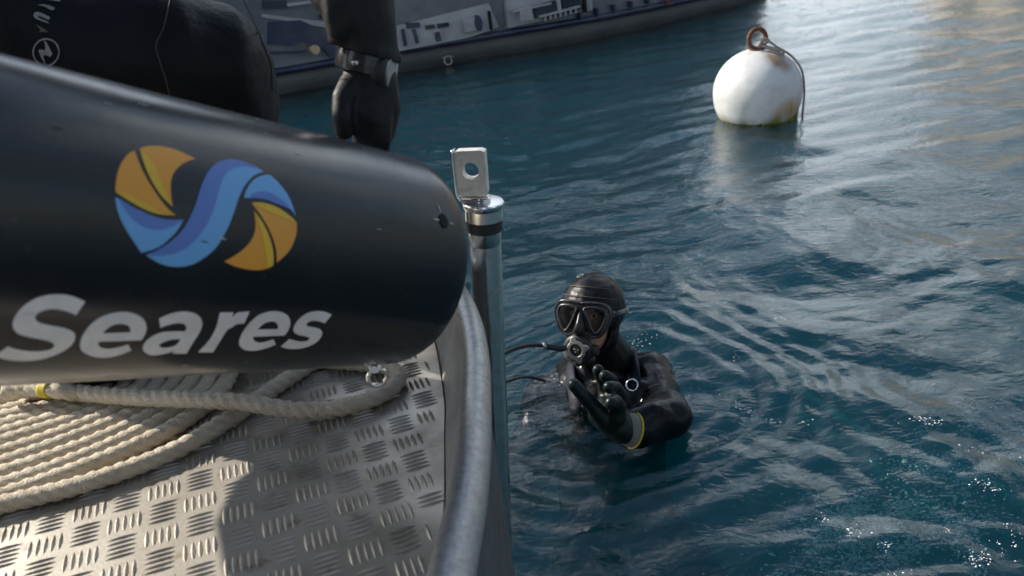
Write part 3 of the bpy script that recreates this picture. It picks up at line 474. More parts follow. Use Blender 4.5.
# raised five-bar tread pattern
PT = .0485; ca, sa = math.cos(R(17)), math.sin(R(17))
mt_ = MB(); edge = [(p.x, p.y) for p in ins]
def xlim(y):
    for a, b in zip(edge, edge[1:]):
        if a[1] <= y <= b[1] and b[1] > a[1]: return a[0]+(b[0]-a[0])*(y-a[1])/(b[1]-a[1])
    return -9
for i in range(-40, 40):
    for j in range(-40, 40):
        cx0, cy0 = i*PT, j*PT
        for k in range(5):
            if (i+j) % 2 == 0: ox, oy, L, ang_, w, h = 0, (k-2)*.0090, .0190, 0, .0021, .0026
            else: ox, oy, L, ang_, w, h = (k-2)*.0092, 0, .0180, math.pi/2, .0028, .0030
            lx, ly = cx0+ox+random.gauss(0, .0002), cy0+oy+random.gauss(0, .0002)
            wx = -.592+lx*ca-ly*sa; wy = .835+lx*sa+ly*ca
            if not (-1.35 < wx < xlim(wy)-.012 and .45 < wy < 1.62): continue
            prof = [(-L, 0, 0), (-L*.55, w*.8, 0), (0, w, 0), (L*.55, w*.8, 0), (L, 0, 0), (L*.55, -w*.8, 0), (0, -w, 0), (-L*.55, -w*.8, 0), (-L*.62, 0, h*.75), (0, 0, h*1.1), (L*.62, 0, h*.75)]
            c2, s2 = math.cos(ang_), math.sin(ang_); vv = []
            for a, b, z in prof:
                a, b = a*c2-b*s2, a*s2+b*c2
                a, b = a+lx, b+ly
                vv.append((-.592+a*ca-b*sa, .835+a*sa+b*ca, DZ+z))
            mt_.add(vv, [(0, 8, 1), (1, 8, 9, 2), (2, 9, 10, 3), (3, 10, 4), (4, 10, 5), (5, 10, 9, 6), (6, 9, 8, 7), (7, 8, 0)])
tb = build('tread_bars', mt_, 'deck', boat, True, auto=35, kind='stuff')
# hull side outside the rail, and the bow plating set back under it
hs = MB()
ys = [-.6, 0, .3, .55, .75, .885]
top = [V((-.30, -.8, .735)), V((-.17, 0, .735)), V((-.10, .35, .735)), V((-.072, .55, .735)), V((-.052, .75, .735)), V((-.047, .90, .735))]
bot = [V((-.16, -.8, -.3)), V((-.09, 0, -.3)), V((-.070, .4, -.3)), V((-.062, .8, -.3)), V((-.060, 1.15, -.3)), V((-.060, 1.42, -.3))]
vs = []
for a, b in zip(top, bot):
    for k in range(7): vs.append(a.lerp(b, k/6))
nx = len(vs)
hs.add(vs, [(i*7+k, i*7+k+1, i*7+8+k, i*7+7+k) for i in range(5) for k in range(6)])
build('hull', hs, 'hull_dark', boat)
bw = MB(); o2 = [(p.x, p.y) for p in pts if p.y > .8]
vs = []
for i, p in enumerate(o2):
    q0 = V((p[0], p[1], .742)); q1 = V((min(p[0]-.035, -.13), p[1]-.05, -.3)); vs += [q0+V((-.004, -.004, 0)), q0.lerp(q1, .3)+V((-.03, 0, 0)), q0.lerp(q1, .65)+V((-.03, 0, 0)), q1]
bw.add(vs, [(i*4+k, i*4+k+1, i*4+5+k, i*4+4+k) for i in range(len(o2)-1) for k in range(3)])
build('bow_plate', bw, 'hull_dark', boat)
# bow post: stainless tube with a flanged cap and a drilled lifting lug
post = thing('steel_post', (-.09, 1.32, 0), 'polished steel post beyond the boat rail topped by a drilled square lug', 'post')
pt_, pb_ = V((-.037, 1.32, .835)), V((-.125, 1.32, -.5)); pax = (pt_-pb_).normalized()
L = (pt_-pb_).length
build('tube', MB().lathe([(.0285, 0), (.0285, L-.035), (.0285, L-.034), (.0292, L-.033), (.0292, L)], pb_, pax, 48), 'steel', post, auto=50)
build('seal_ring', MB().lathe([(.030, -.022), (.0325, -.020), (.0325, -.002), (.030, 0)], pt_+pax*.012, pax, 48), 'rubber', post, auto=40)
build('cap', MB().lathe([(.029, -.004), (.0335, -.002), (.0335, .018), (.0355, .020), (.0365, .023), (.0365, .028), (.0345, .030), (.018, .031), (.0, .031)], pt_+pax*.014, pax, 48, caps=False), 'steel', post, auto=40)
lo = pt_+pax*.046+V((-.004, 0, 0))
build('stud', MB().lathe([(.014, 0), (.014, .008), (.009, .009), (.009, .024)], pt_+pax*.043, pax, 20), 'steel', post, auto=40)
# lug plate with a real hole (outline and circle bridged)
def lug():
    u, v, n = V((.975, -.22, 0)).normalized(), V((.035, 0, 1)).normalized(), V((-.22, -.975, 0)).normalized()
    c = V((-.0475, 1.32, .933)); w, h, rh, t = .0265, .0395, .0145, .009; K = 40; vs = []
    for dz in (-t, t):
        for k in range(K):
            a = 2*math.pi*k/K; ca_, sa_ = math.cos(a), math.sin(a); s = min(w/abs(ca_) if abs(ca_) > 1e-6 else 9, h/abs(sa_) if abs(sa_) > 1e-6 else 9)
            vs.append(c+u*ca_*s+v*sa_*s+n*dz)
        for k in range(K):
            a = 2*math.pi*k/K; vs.append(c+u*math.cos(a)*rh+v*(math.sin(a)*rh+.004)+n*dz)
    f = []
    for k in range(K):
        j = (k+1) % K
        f += [(k, j, K+j, K+k), (2*K+k, 3*K+k, 3*K+j, 2*K+j), (k, 2*K+k, 2*K+j, j), (K+k, K+j, 3*K+j, 3*K+k)]
    mb = MB(); mb.add(vs, f); build('lug_plate', mb, 'steel_matte', post, auto=30)
    # bent strap behind, hugging the left edge and curling under
    path = [(-.0300, .041), (-.0300, .0), (-.029, -.034), (-.025, -.047), (-.016, -.051), (.024, -.051)]
    sp = spline([(a, b, 0) for a, b in path], 6); vs = []
    for p in sp:
        for dx, dn in ((0, -.012), (0, .012)): vs.append(c+u*p.x+v*p.y+n*dn)
    m2 = MB(); m2.add(vs, [(i*2, i*2+1, i*2+3, i*2+2) for i in range(len(sp)-1)])
    o = build('strap', m2, 'steel', post); md = o.modifiers.new('solid', 'SOLIDIFY'); md.thickness = .003
    build('lug_foot', MB().box(c+v*-.0455+u*.002, (.048, .018, .006), Matrix((u, n, v)).transposed(), .001), 'steel', post)
lug()

# ================================================================ MOORING DAMPER (black cylinder)
c0 = V((-0.16884586, 1.02584844, 0.91392632)); azd, eld = R(39.3853374), R(-26.49743197); CR = .145
cd = V((math.cos(eld)*math.sin(azd), math.cos(eld)*math.cos(azd), math.sin(eld)))
cA = cd.cross(V((0, 0, 1))).normalized(); cB = cA.cross(cd)
CLEN = 1.30
dm = thing('mooring_damper', c0-cd*.6-V((0, 0, .0)), 'large black plastic cylinder with an orange and blue swirl logo lying over the rope', 'mooring damper')
prof = [(0, -CLEN), (CR-.012, -CLEN), (CR-.004, -CLEN+.004), (CR, -CLEN+.012)]+[(CR, -CLEN+.012+(CLEN-.032)*k/12) for k in range(1, 13)]+[(CR-.0010, -.003), (CR-.003, .002), (CR-.008, .0045), (CR-.03, .005), (0, .005)]
def lathe_axis(prof, o, A, B, D, n=128):
    vs = [o+D*h+(A*math.cos(2*math.pi*k/n)+B*math.sin(2*math.pi*k/n))*max(r, 1e-5) for r, h in prof for k in range(n)]
    return MB().add(vs, [(i*n+k, i*n+(k+1) % n, (i+1)*n+(k+1) % n, (i+1)*n+k) for i in range(len(prof)-1) for k in range(n)])
shell = build('shell', lathe_axis(prof, c0, cA, cB, cd), 'shell', dm, auto=50)
def oncyl(s, th, off=.0004): return c0-cd*s+(cA*math.cos(th)+cB*math.sin(th))*(CR+off)
DEC = json.loads(DECAL_JSON)
mm = {'orange': 'orange', 'yellow': 'yellow_v', 'light_blue': 'light_blue', 'dark_blue': 'dark_blue', 'letter': 'letter'}
lname = iter(['letter_s', 'letter_e', 'letter_a', 'letter_r', 'letter_e', 'letter_s'])
for nme, loops in DEC:
    off = {'orange': .0004, 'yellow': .0007, 'light_blue': .0004, 'dark_blue': .0007, 'letter': .0005}[nme]
    mbx = decal_mesh([[tuple(p) for p in L] for L in loops], lambda a, b: oncyl(a*1e-4, b*1e-4/CR, off), 60)
    nm = 'letter' if nme == 'letter' else 'logo_segment'
    build(nm, mbx, mm[nme], dm, **({} if nme != 'letter' else {}))
# drilled hole with scribed cross near the end, scuffs
hb = MB(); hb.add([oncyl(.045+.0075*math.cos(t), .488+.0095/CR*math.sin(t), .0012) for t in np.linspace(0, 6.283, 25)[:-1]], [tuple(range(24))])
build('drilled_hole', hb, 'black', dm)
def streak(s0, t0, s1, t1, w, m, name='scratch'):
    a, b = np.array([s0, t0*CR]), np.array([s1, t1*CR]); d = b-a; n = np.array([-d[1], d[0]])/np.hypot(*d)*w/2; mb = MB(); vs = []
    for k in range(6):
        p = a+d*k/5; ww = 1-.7*abs(k/5-.5)
        for s in (-1, 1): q_ = p+n*s*ww; vs.append(oncyl(q_[0], q_[1]/CR, .0009))
    mb.add(vs, [(i*2, i*2+1, i*2+3, i*2+2) for i in range(5)]); build(name, mb, m, dm)
streak(.064, .49, .053, .49, .0018, 'white_mark', 'scribed_line'); streak(.034, .478, .026, .475, .0018, 'white_mark', 'scribed_line'); streak(.047, .57, .0475, .64, .0016, 'white_mark', 'scribed_line')
for k in range(26):
    s_ = random.uniform(.1, .8); t_ = random.uniform(.75, 1.6) if k < 16 else random.uniform(-.9, .7); l_ = random.uniform(.002, .012); g_ = random.uniform(-1, 1)
    streak(s_, t_, s_+l_, t_+g_*.01, random.uniform(.0006, .0014), 'white_mark' if k % 3 else 'black')
# shackle and bolt slung under the end
sp_ = at(375, 366, 1.115)
sk = MB().torus(sp_+V((0, 0, -.018)), (.3, -.9, 0), .013, .0035, 20, 8)
build('shackle', sk, 'steel', dm)
build('bolt', MB().lathe([(.009, -.006), (.010, -.005), (.010, .005), (.009, .006)], sp_, (.12, -.9, .35), 6).lathe([(.005, -.03), (.005, .0)], sp_, (-.12, .9, -.35), 12), 'steel', dm, auto=30)
build('strap_lug', MB().box(sp_+V((-.002, .016, .012)), (.014, .006, .04), bev=.001), 'steel_matte', dm)

# ================================================================ ROPE
RRAD = .0142
def rope_mesh(path, step=.0042, lay=.056, rad_=RRAD, n=18):
    # resample by arc length
    P = [V(p) for p in path]; Ls = [0]
    for a, b in zip(P, P[1:]): Ls.append(Ls[-1]+(b-a).length)
    tot = Ls[-1]; m = int(tot/step); arr = np.array([p[:] for p in P]); t = np.linspace(0, tot, m)
    Q = np.stack([np.interp(t, Ls, arr[:, i]) for i in range(3)], 1)
    T = np.gradient(Q, axis=0); T /= np.linalg.norm(T, axis=1)[:, None]
    up = np.array([0, 0, 1.]); A = np.cross(T, up); A /= np.linalg.norm(A, axis=1)[:, None]; B = np.cross(A, T)
    ph = np.arange(n)*2*math.pi/n; tw = -2*math.pi*t/lay
    al = (ph[None, :]-tw[:, None]); al = (al+math.pi/3) % (2*math.pi/3)-math.pi/3
    d_, rs = .37*rad_, .635*rad_
    rho = d_*np.cos(al)+np.sqrt(np.maximum(rs**2-(d_*np.sin(al))**2, 0))
    rho *= 1+RNG.normal(0, .022, rho.shape)
    vs = Q[:, None, :]+A[:, None, :]*(rho*np.cos(ph))[:, :, None]+B[:, None, :]*(rho*np.sin(ph))[:, :, None]
    idx = np.arange(m-1)[:, None]*n+np.arange(n)[None, :]; nx_ = np.arange(m-1)[:, None]*n+(np.arange(n)[None, :]+1) % n
    f = np.stack([idx, nx_, nx_+n, idx+n], -1).reshape(-1, 4)
    mb = MB(); mb.v = [tuple(p) for p in vs.reshape(-1, 3)]; mb.f = [tuple(q_) for q_ in f.tolist()]
    mb.f += [tuple(range(n-1, -1, -1)), tuple((m-1)*n+k for k in range(n))]
    return mb
rp = thing('mooring_rope', (-.8, 1.1, DZ), 'coiled pale laid rope spiralled flat on the tread plate deck under the cylinder', 'rope')
path = []; turns = 9.6; ec = V((-1.13, 1.103, 0)); er = R(11)
for i in range(int(turns*150)):
    th = 2*math.pi*i/150; tn = th/(2*math.pi)
    a_, b_ = .665-.0298*tn, .300-.0298*tn
    c_, s_ = math.cos(th+1.9), math.sin(th+1.9); e_ = 2/2.5
    x_ = a_*math.copysign(abs(c_)**e_, c_); y_ = max(b_, .01)*math.copysign(abs(s_)**e_, s_)
    wob = .0018*math.sin(th*7.3+tn*2)
    path.append(V((ec.x+x_*math.cos(er)-y_*math.sin(er), ec.y+x_*math.sin(er)+y_*math.cos(er)+wob, DZ+RRAD+.001+.0015*math.sin(th*3.1))))
zz = DZ+RRAD
# outer fake that leaves the coil, runs round the front and goes off under the cylinder
build('rope_coil', rope_mesh(path), 'rope', rp)
outer = spline([(-1.35, .80, zz), (-1.05, .835, zz), (-.88, .860, zz), (-.736, .896, zz), (-.64, .920, zz), (-.575, .948, zz), (-.515, .985, zz), (-.470, 1.03, zz+.002), (-.425, 1.095, zz+.001), (-.374, 1.169, zz), (-.31, 1.25, zz), (-.27, 1.34, zz), (-.33, 1.44, zz), (-.5, 1.5, zz)], 14)
build('outer_strand', rope_mesh(outer), 'rope', rp)
zt = DZ+3*RRAD
cross = spline([(-1.4, 1.38, zt), (-1.1, 1.30, zt), (-.911, 1.225, zt), (-.772, 1.152, zt), (-.634, 1.100, zt+.002), (-.51, 1.067, zt+.003), (-.43, 1.052, zt-.002), (-.346, 1.045, zz+.006), (-.269, 1.051, zz), (-.217, 1.078, zz), (-.198, 1.122, zz), (-.222, 1.158, zz), (-.29, 1.185, zz), (-.37, 1.20, zz+.01), (-.44, 1.23, zt-.004), (-.52, 1.28, zt), (-.7, 1.36, zt), (-1.0, 1.42, zt)], 14)
build('crossing_strand', rope_mesh(cross, lay=.055), 'rope', rp)
# short end with yellow whipping
e0 = spline([atz(5, 392, zt+.01), atz(25, 389, zt+.012), atz(45, 389, zt+.014), atz(62, 391, zt+.012), atz(78, 394, zt)], 10)
build('rope_end', rope_mesh(e0), 'rope', rp)
ew = [p for p in e0[19:25]]
build('yellow_whipping', MB().tube(ew, RRAD*1.06, 16), 'yellow', rp)

# loose fibres standing off the worn rope
fz = MB(); fr_ = np.random.default_rng(3)
for P_, cnt in ((path, 5200), (outer, 1600), (cross, 2200)):
    for _ in range(cnt):
        i = int(fr_.integers(1, len(P_)-1)); p = P_[i].lerp(P_[i+1], float(fr_.random())); T = (P_[i+1]-P_[i-1]).normalized()
        if p.x < -1.1: continue
        A_ = T.cross(V((0, 0, 1))).normalized(); a = float(fr_.uniform(-.3, 3.4)); o_ = A_*math.cos(a)+V((0, 0, 1))*math.sin(a)
        s0 = p+o_*RRAD*.97; L_ = float(fr_.uniform(.002, .007)); d_ = (o_+T*float(fr_.normal())*1.2+A_*float(fr_.normal())*.5).normalized()
        w_ = T*.0003
        fz.add([s0-w_, s0+w_, s0+d_*L_], [(0, 1, 2)])
build('loose_fibres', fz, 'rope', rp, False, kind='stuff')
# ================================================================ BUOY
B0 = V((1.60, 4.80, 0))
by = thing('mooring_buoy', B0, 'round white mooring buoy with rust stains and a rusty ring afloat on the harbour', 'buoy')
prof = []
for k in range(33):
    a = -math.pi/2+math.pi*k/32; rr_ = .260*math.cos(a); z = .148+.252*math.sin(a)
    if z < .148: rr_ = .260*max(math.cos(a), 1e-4)**.7
    prof.append((rr_, z))
prof.insert(-1, (.035, .399))
tilt = V((-.05, 0, 1)).normalized()
build('float', MB().lathe(prof, B0, tilt, 64, caps=False), 'buoy', by)
tp = B0+tilt*.396
build('mooring_plate', MB().lathe([(.045, 0), (.045, .008), (.03, .014), (0, .016)], tp+V((0, 0, -.002)), tilt, 20), 'rust', by)
build('mooring_ring', MB().torus(tp+V((0.0, 0, .060)), (.25, -1, .1), .056, .013, 36, 12), 'rust', by)
ag = MB()
for k in range(420):
    a = random.uniform(0, 6.283); rr_ = .222; p = B0+V((rr_*math.cos(a), rr_*math.sin(a), random.uniform(-.01, .016)))
    dense = .5+.5*math.cos(a-R(215)); 
    if random.random() > .35+.65*dense: continue
    h = random.uniform(.005, .015)*(1+2.2*dense); o_ = V((math.cos(a), math.sin(a), 0)); t_ = V((-o_.y, o_.x, 0))*.004
    ag.add([p-t_, p+t_, p+o_*random.uniform(.004, .014)+V((random.uniform(-.004, .004), 0, h)), p+o_*.010-V((0, 0, .008))], [(0, 1, 2), (0, 3, 1), (0, 2, 3), (1, 3, 2)])
build('algae_fringe', ag, 'algae', by, False, kind='stuff')
ln = thing('pick_up_line', B0+V((.05, 0, .45)), 'thin weathered line knotted to the rusty ring and trailing down the buoy into the water', 'line')
l0 = tp+V((.03, -.02, .045))
lpts = spline([l0+V((-.02, .01, -.02)), l0+V((.0, -.01, .012)), l0+V((.035, -.025, -.005)), l0+V((.08, -.03, -.04)), B0+V((.165, -.06, .350)), B0+V((.222, -.08, .27)), B0+V((.246, -.08, .16)), B0+V((.248, -.08, .06)), B0+V((.242, -.08, -.10)), B0+V((.245, -.07, -.3))], 10)
build('line', MB().tube(lpts, [.012 if i < 18 else .0065 for i in range(len(lpts))], 10), 'line', ln)
kn = spline([l0+V((-.015, -.012, 0)), l0+V((.0, -.02, .02)), l0+V((.02, -.01, .01)), l0+V((.015, .015, -.015)), l0+V((-.01, 0, -.02)), l0+V((.07, -.045, -.05)), l0+V((.085, -.05, -.085)), l0+V((.105, -.045, -.06)), l0+V((.06, -.035, -.03))], 8)
build('knot', MB().tube(kn, .009, 10), 'line', ln)

# ================================================================ MOORED YACHT beyond
yt = thing('yacht', (0, 8.6, 0), 'long grey and navy yacht moored beyond the buoy with a dark fender tube', 'yacht')
hl = [(-7, 4.9), (-4.5, 5.9), (-3.0, 6.5), (-1.87, 6.94), (-.81, 7.40), (.3, 7.82), (1.2, 8.18), (2.2, 8.80), (2.9, 9.36), (3.3, 9.9), (3.55, 10.5)]
hp = spline([(a, b, 0) for a, b in hl], 6)
def strip(name, prof, m, i0=0, i1=None, auto=None, **k):
    """profile (outset, z) swept along the hull line"""
    i1 = i1 or len(hp); vs = []; c = len(prof)
    for i in range(i0, i1):
        T = (hp[min(i+1, len(hp)-1)]-hp[max(i-1, 0)]).normalized(); n = V((T.y, -T.x, 0))
        vs += [hp[i]+n*o_+V((0, 0, z)) for o_, z in prof]
    mb = MB().add(vs, [(i*c+j, (i+1)*c+j, (i+1)*c+j+1, i*c+j+1) for i in range(i1-i0-1) for j in range(c-1)])
    return build(name, mb, m, yt, True, auto=auto, **k)
strip('lower_hull', [(-.25, -.5), (-.03, -.05), (0, .03), (.02, .09), (0.0, .14), (-.03, .17)], 'tube')
strip('rub_strake', [(-.05, .165), (.012, .17), (.02, .19), (.012, .215), (-.05, .22)], 'navy')
strip('topside', [(-.04, .215), (-.03, .45), (.0, .8), (.03, 1.15)], 'gel_grey')
strip('deck_edge', [(.0, 1.145), (.05, 1.16), (.05, 1.23), (-.02, 1.25), (-1.2, 1.27)], 'gel_white')
strip('cabin', [(-.5, 1.26), (-.55, 2.0), (-.7, 2.1), (-2, 2.2)], 'glass_dark', 0, 50)
strip('cabin_roof', [(-.45, 2.05), (-.5, 2.2), (-.9, 2.5), (-1.1, 3.1), (-3, 3.2)], 'gel_grey', 0, 48)
def hpoint(px_, py_):                          # where a measured pixel meets the hull's topside
    d = ray(px_, py_); best = None
    for a, b in zip(hp, hp[1:]):
        e = b-a; det = d.x*(-e.y)+e.x*d.y
        if abs(det) < 1e-9: continue
        t = (a.x*(-e.y)+e.x*a.y)/det; u_ = (d.x*a.y-d.y*a.x)/det
        if -1e-6 <= u_ <= 1+1e-6 and t > 0 and (best is None or t < best[0]):
            n = V((e.y, -e.x, 0)).normalized(); best = (t, CP+d*t, n)
    return best[1], best[2]
def panel(name, pix, m, out_=.0, th=.03, sm=False):
    pp = [hpoint(*p) for p in pix]; n = sum((q_[1] for q_ in pp), V((0, 0, 0))).normalized()
    f = [q_[0]+n*(out_+th) for q_ in pp]; b_ = [q_[0]+n*(out_-.06) for q_ in pp]; k = len(f)
    return build(name, MB().add(b_+f, [tuple(range(k, 2*k))]+[(i, (i+1) % k, k+(i+1) % k, k+i) for i in range(k)]), m, yt, sm)
# side hatches, windows and ports read off the near side
panel('side_panel', [(396, 26), (452, 12), (488, 3), (498, 27), (470, 37), (440, 43), (398, 51)], 'gel_white', .0, .02)
panel('window', [(424, 25), (433, 24), (434, 28), (425, 29)], 'glass_dark', .02, .02)
panel('window', [(436, 23.5), (447, 22), (448, 26), (437, 28)], 'glass_dark', .02, .02)
panel('window', [(405, 23), (418, 22), (419, 27), (406, 28)], 'navy', .02, .02)
panel('hatch_door', [(461, 19), (474, 16), (477, 29), (463, 32)], 'gel_white', .02, .04)
el_ = [(476+3.6*math.cos(t)+1*math.sin(t), 22.5+8*math.sin(t)) for t in np.linspace(0, 6.283, 17)[:-1]]
panel('portlight', el_, 'navy', .02, .06)
panel('door_frame', [(486.5, 11), (488.5, 10.5), (491, 29), (489, 29.5)], 'black', .02, .03)
panel('vent', [(400, 29), (403, 28.5), (406, 45), (403, 46)], 'navy', .02, .02)
panel('vent', [(411, 29), (414, 28.5), (418, 42), (415, 43)], 'navy', .02, .02)
panel('fender', [(434, 32), (437, 31), (439, 40), (435, 41)], 'glass_dark', .02, .05)
panel('side_panel', [(505, 0), (590, -20), (592, 10), (560, 16), (530, 23), (507, 28)], 'gel_white', .0, .015)
panel('window_frame', [(516, 8), (528, 5), (530, 19), (518, 21)], 'gel_white', .015, .06)
panel('window', [(532, 6), (553, 0), (556, 12), (534, 18)], 'glass_dark', .015, .03)
panel('window', [(560, -2), (577, -6), (580, 9), (562, 13)], 'glass_dark', .015, .03)
panel('mullion', [(553.5, -4), (556.5, -5), (558.5, 13), (555.5, 14)], 'gel_white', .015, .06)
panel('mullion', [(580, -8), (582, -8), (584, 12), (582, 12)], 'black', .015, .05)
for k in range(7): panel('baluster', [(541+k*5, 13.5-k*1.3), (542.4+k*5, 13.2-k*1.3), (543+k*5, 20-k*1.3), (541.6+k*5, 20.3-k*1.3)], 'gel_white', .05, .03)
panel('handrail', [(536, 15), (576, 5), (576, 6.6), (536, 17)], 'gel_white', .05, .04)
panel('canopy_strut', [(510, 10), (548, 2), (548, 3.6), (510, 12)], 'gel_white', .05, .03)
# navy panels painting in dark blue hull reflections, and bow fittings, left of the arm
panel('navy_reflection', [(268, 22), (300, 20), (316, 27), (327, 47), (318, 50), (304, 40), (290, 46), (268, 44)], 'navy', .0, .012)
panel('navy_reflection', [(322, 46), (332, 42), (339, 55), (330, 58)], 'navy', .0, .012)
panel('navy_line', [(268, 52), (306, 51), (306, 53), (268, 54)], 'navy', .0, .012)
panel('styling_line', [(262, 14), (330, 22), (338, 30), (318, 26), (262, 17)], 'gel_white', .0, .012)
el_ = [(314+4.2*math.cos(t), 49+4.5*math.sin(t)) for t in np.linspace(0, 6.283, 17)[:-1]]
panel('round_fitting', el_, 'tan', .02, .05)
el_ = [(325+5.5*math.cos(t), 16.5+2.6*math.sin(t)) for t in np.linspace(0, 6.283, 15)[:-1]]
panel('fairlead', el_, 'black', .0, .02)
panel('grab_rail', [(286, 3), (330, -3), (330, 0), (286, 6)], 'gel_white', .04, .03)
panel('toe_rail', [(262, 0), (286, 0), (287, 8), (262, 9)], 'glass_dark', .0, .03)
panel('red_mark', [(664, 2), (671, 1), (672, 4), (665, 5)], 'rust', .0, .03)
for k in range(9): panel('stanchion', [(578+k*17, 12-k*3.6), (580+k*17, 11.6-k*3.6), (581+k*17, 18-k*3.6), (579+k*17, 18.4-k*3.6)], 'navy', .0, .03)
# little loop of line and shackle hung on the fender tube
c_, n_ = hpoint(446, 60)
build('mooring_eye', MB().torus(c_+n_*.06, n_+V((0, 0, .3)), .035, .008, 18, 8).tube([c_+n_*.06+V((-.05, 0, .03)), c_+n_*.08+V((0, 0, .045)), c_+n_*.06+V((.05, 0, .03))], .007, 8), 'line', yt)

# ================================================================ PERSON CROUCHING ON THE DECK
p1 = thing('person', (-.75, 1.45, DZ), 'person in a black drysuit crouching behind the black cylinder with a gloved hand on it', 'person')
pel = V((-1.00, 1.25, 1.31)); kA = V((-.475, 1.40, 1.13)); fA = V((-.52, 1.50, .72)); kB = V((-.66, 1.24, .98)); fB = V((-1.05, 1.45, .73))
ch = V((-.86, 1.24, 1.60)); nk = V((-.73, 1.20, 1.86)); hd = V((-.66, 1.16, 2.0))
shL = V((-.64, 1.34, 1.73)); shR = V((-.93, 1.05, 1.73))
elL = V((-.26, 1.25, 1.50)); wrL = at(368, 64, 1.20)+V((0, 0, .0)); elR = V((-.98, .82, 1.45)); wrR = V((-.80, .62, 1.40))
core = MB().chain([(pel, .15), (V((-.93, 1.27, 1.45)), .13), (ch, .14), (nk, .06)]).cap(hd, .085, hd+V((.02, -.02, .05)), .085).cap(nk, .05, hd, .06)
core.chain([(pel, .12), (kA, .07), (fA, .05)]).chain([(pel, .12), (kB, .07), (fB, .05)]).chain([(shL, .06), (elL, .045), (wrL, .032)]).chain([(shR, .06), (elR, .045), (wrR, .032)]).cap(shL, .06, shR, .06)
body1 = blob('body', core, .012, 'skin', p1)
suit = MB().chain([(pel, .185), (V((-.93, 1.27, 1.45)), .165), (ch, .175), (nk, .085)]).cap(shL, .095, shR, .095)
suit.chain([(pel, .165), (pel.lerp(kA, .5), .135), (kA, .108), (kA.lerp(fA, .45)+V((-.01, 0, 0)), .096), (fA, .09)])
suit.chain([(pel+V((-.05, -.03, 0)), .165), (pel.lerp(kB, .5), .15), (kB, .135), (kB+V((-.05, .02, -.2)), .13), (V((-.95, 1.42, .76)), .085)])
suit.cap(fA, .055, fA+V((.15, -.10, -.02)), .045).cap(V((-.74, 1.30, 1.10)), .14, V((-.90, 1.25, 1.22)), .16)
suit.chain([(shR, .085), (elR, .070), (wrR, .05)])
drys = blob('drysuit', suit, .011, 'suit', p1, smooth=5, disp=(.012, 5.0))
H_ = lambda x, y, d=1.19: at(x, y, d)
slv = MB().chain([(shL, .09), (elL, .072), (elL.lerp(wrL, .55)+V((.0, 0, .01)), .056), (wrL+V((-.003, 0, .085)), .0485), (wrL+V((-.003, 0, .00)), .0430)]).chain([(H_(327, -14, 1.16), .008), (H_(334, 16, 1.152), .008), (H_(338, 34, 1.152), .009), (H_(347, 24, 1.148), .008), (H_(356, 12, 1.148), .007)]).torus(H_(368, 51, 1.2), (H_(374, 45, 1.2)-H_(366, 80, 1.2)), .0405, .0055, 32, 8)
sl_o = blob('sleeve', slv, .006, 'sleeve', p1, smooth=3, disp=(.006, 15), cut=(H_(369, 55, 1.2), (H_(374, 45, 1.2)-H_(366, 80, 1.2)).normalized()), label='black sleeve with a folded crease above the wrist')
md = sl_o.modifiers.new('thick', 'SOLIDIFY'); md.thickness = .003; md.offset = -1
# seams and folds on the trouser legs
bvh = BVHTree.FromPolygons([v.co+ROOT[p1.name] for v in drys.data.vertices], [list(p.vertices) for p in drys.data.polygons])
def onsuit(p, off=.002):
    d = ray(*p); h = bvh.ray_cast(CP, d)
    return (h[0]+h[1]*off) if h[0] else at(p[0], p[1], 1.25)
for pix in ([(172, -8), (168, 10), (163, 30), (156, 45), (160, 62), (166, 80), (170, 98)], [(240, -6), (252, 18), (262, 42), (271, 66), (272, 90)]):
    sp2 = spline([V((a, b, 0)) for a, b in pix], 5); build('seam', MB().tube([onsuit((q_.x, q_.y), .001) for q_ in sp2], .0011, 6), 'stitch', p1)
# emblem and lettering printed on the suit's front
def suit_print(name, loops, m):
    pr = [[(x/7.68, y/7.68) for x, y in L] for L in loops]
    build(name, decal_mesh(pr, lambda a, b: onsuit((a, b), .003), 1.6), m, p1)
cc = [(357+105*math.cos(t), 402+107*math.sin(t)) for t in np.linspace(0, 6.2832, 41)[:-1]]; ci = [(357+93*math.cos(t), 402+95*math.sin(t)) for t in np.linspace(0, 6.2832, 41)[:-1]]
suit_print('emblem_ring', [cc, ci], 'print')
suit_print('emblem_bolt', [[(340, 308), (362, 330), (385, 372), (406, 415), (388, 438), (358, 422), (336, 428), (345, 462), (356, 497), (326, 452), (298, 392), (310, 379), (348, 388), (354, 368)]], 'print')
suit_print('emblem_letter', [[(278, 193), (330, 220), (374, 249), (304, 249), (312, 232)]], 'print_rust')
suit_print('emblem_letter', [[(375, 190), (300, 160), (270, 148), (258, 128), (264, 105), (285, 96), (320, 108), (380, 136), (384, 150), (376, 160), (310, 132), (296, 130), (292, 138), (306, 148), (372, 172)]], 'print')
suit_print('emblem_letter', [[(288, 46), (330, 40), (385, 52), (420, 68), (418, 82), (400, 88), (372, 76), (340, 58)]], 'print')
suit_print('emblem_letter', [[(344, -6), (460, -6), (462, 20), (440, 20), (400, 12), (352, 8)]], 'print')
# gloved hand clasping the far edge of the cylinder

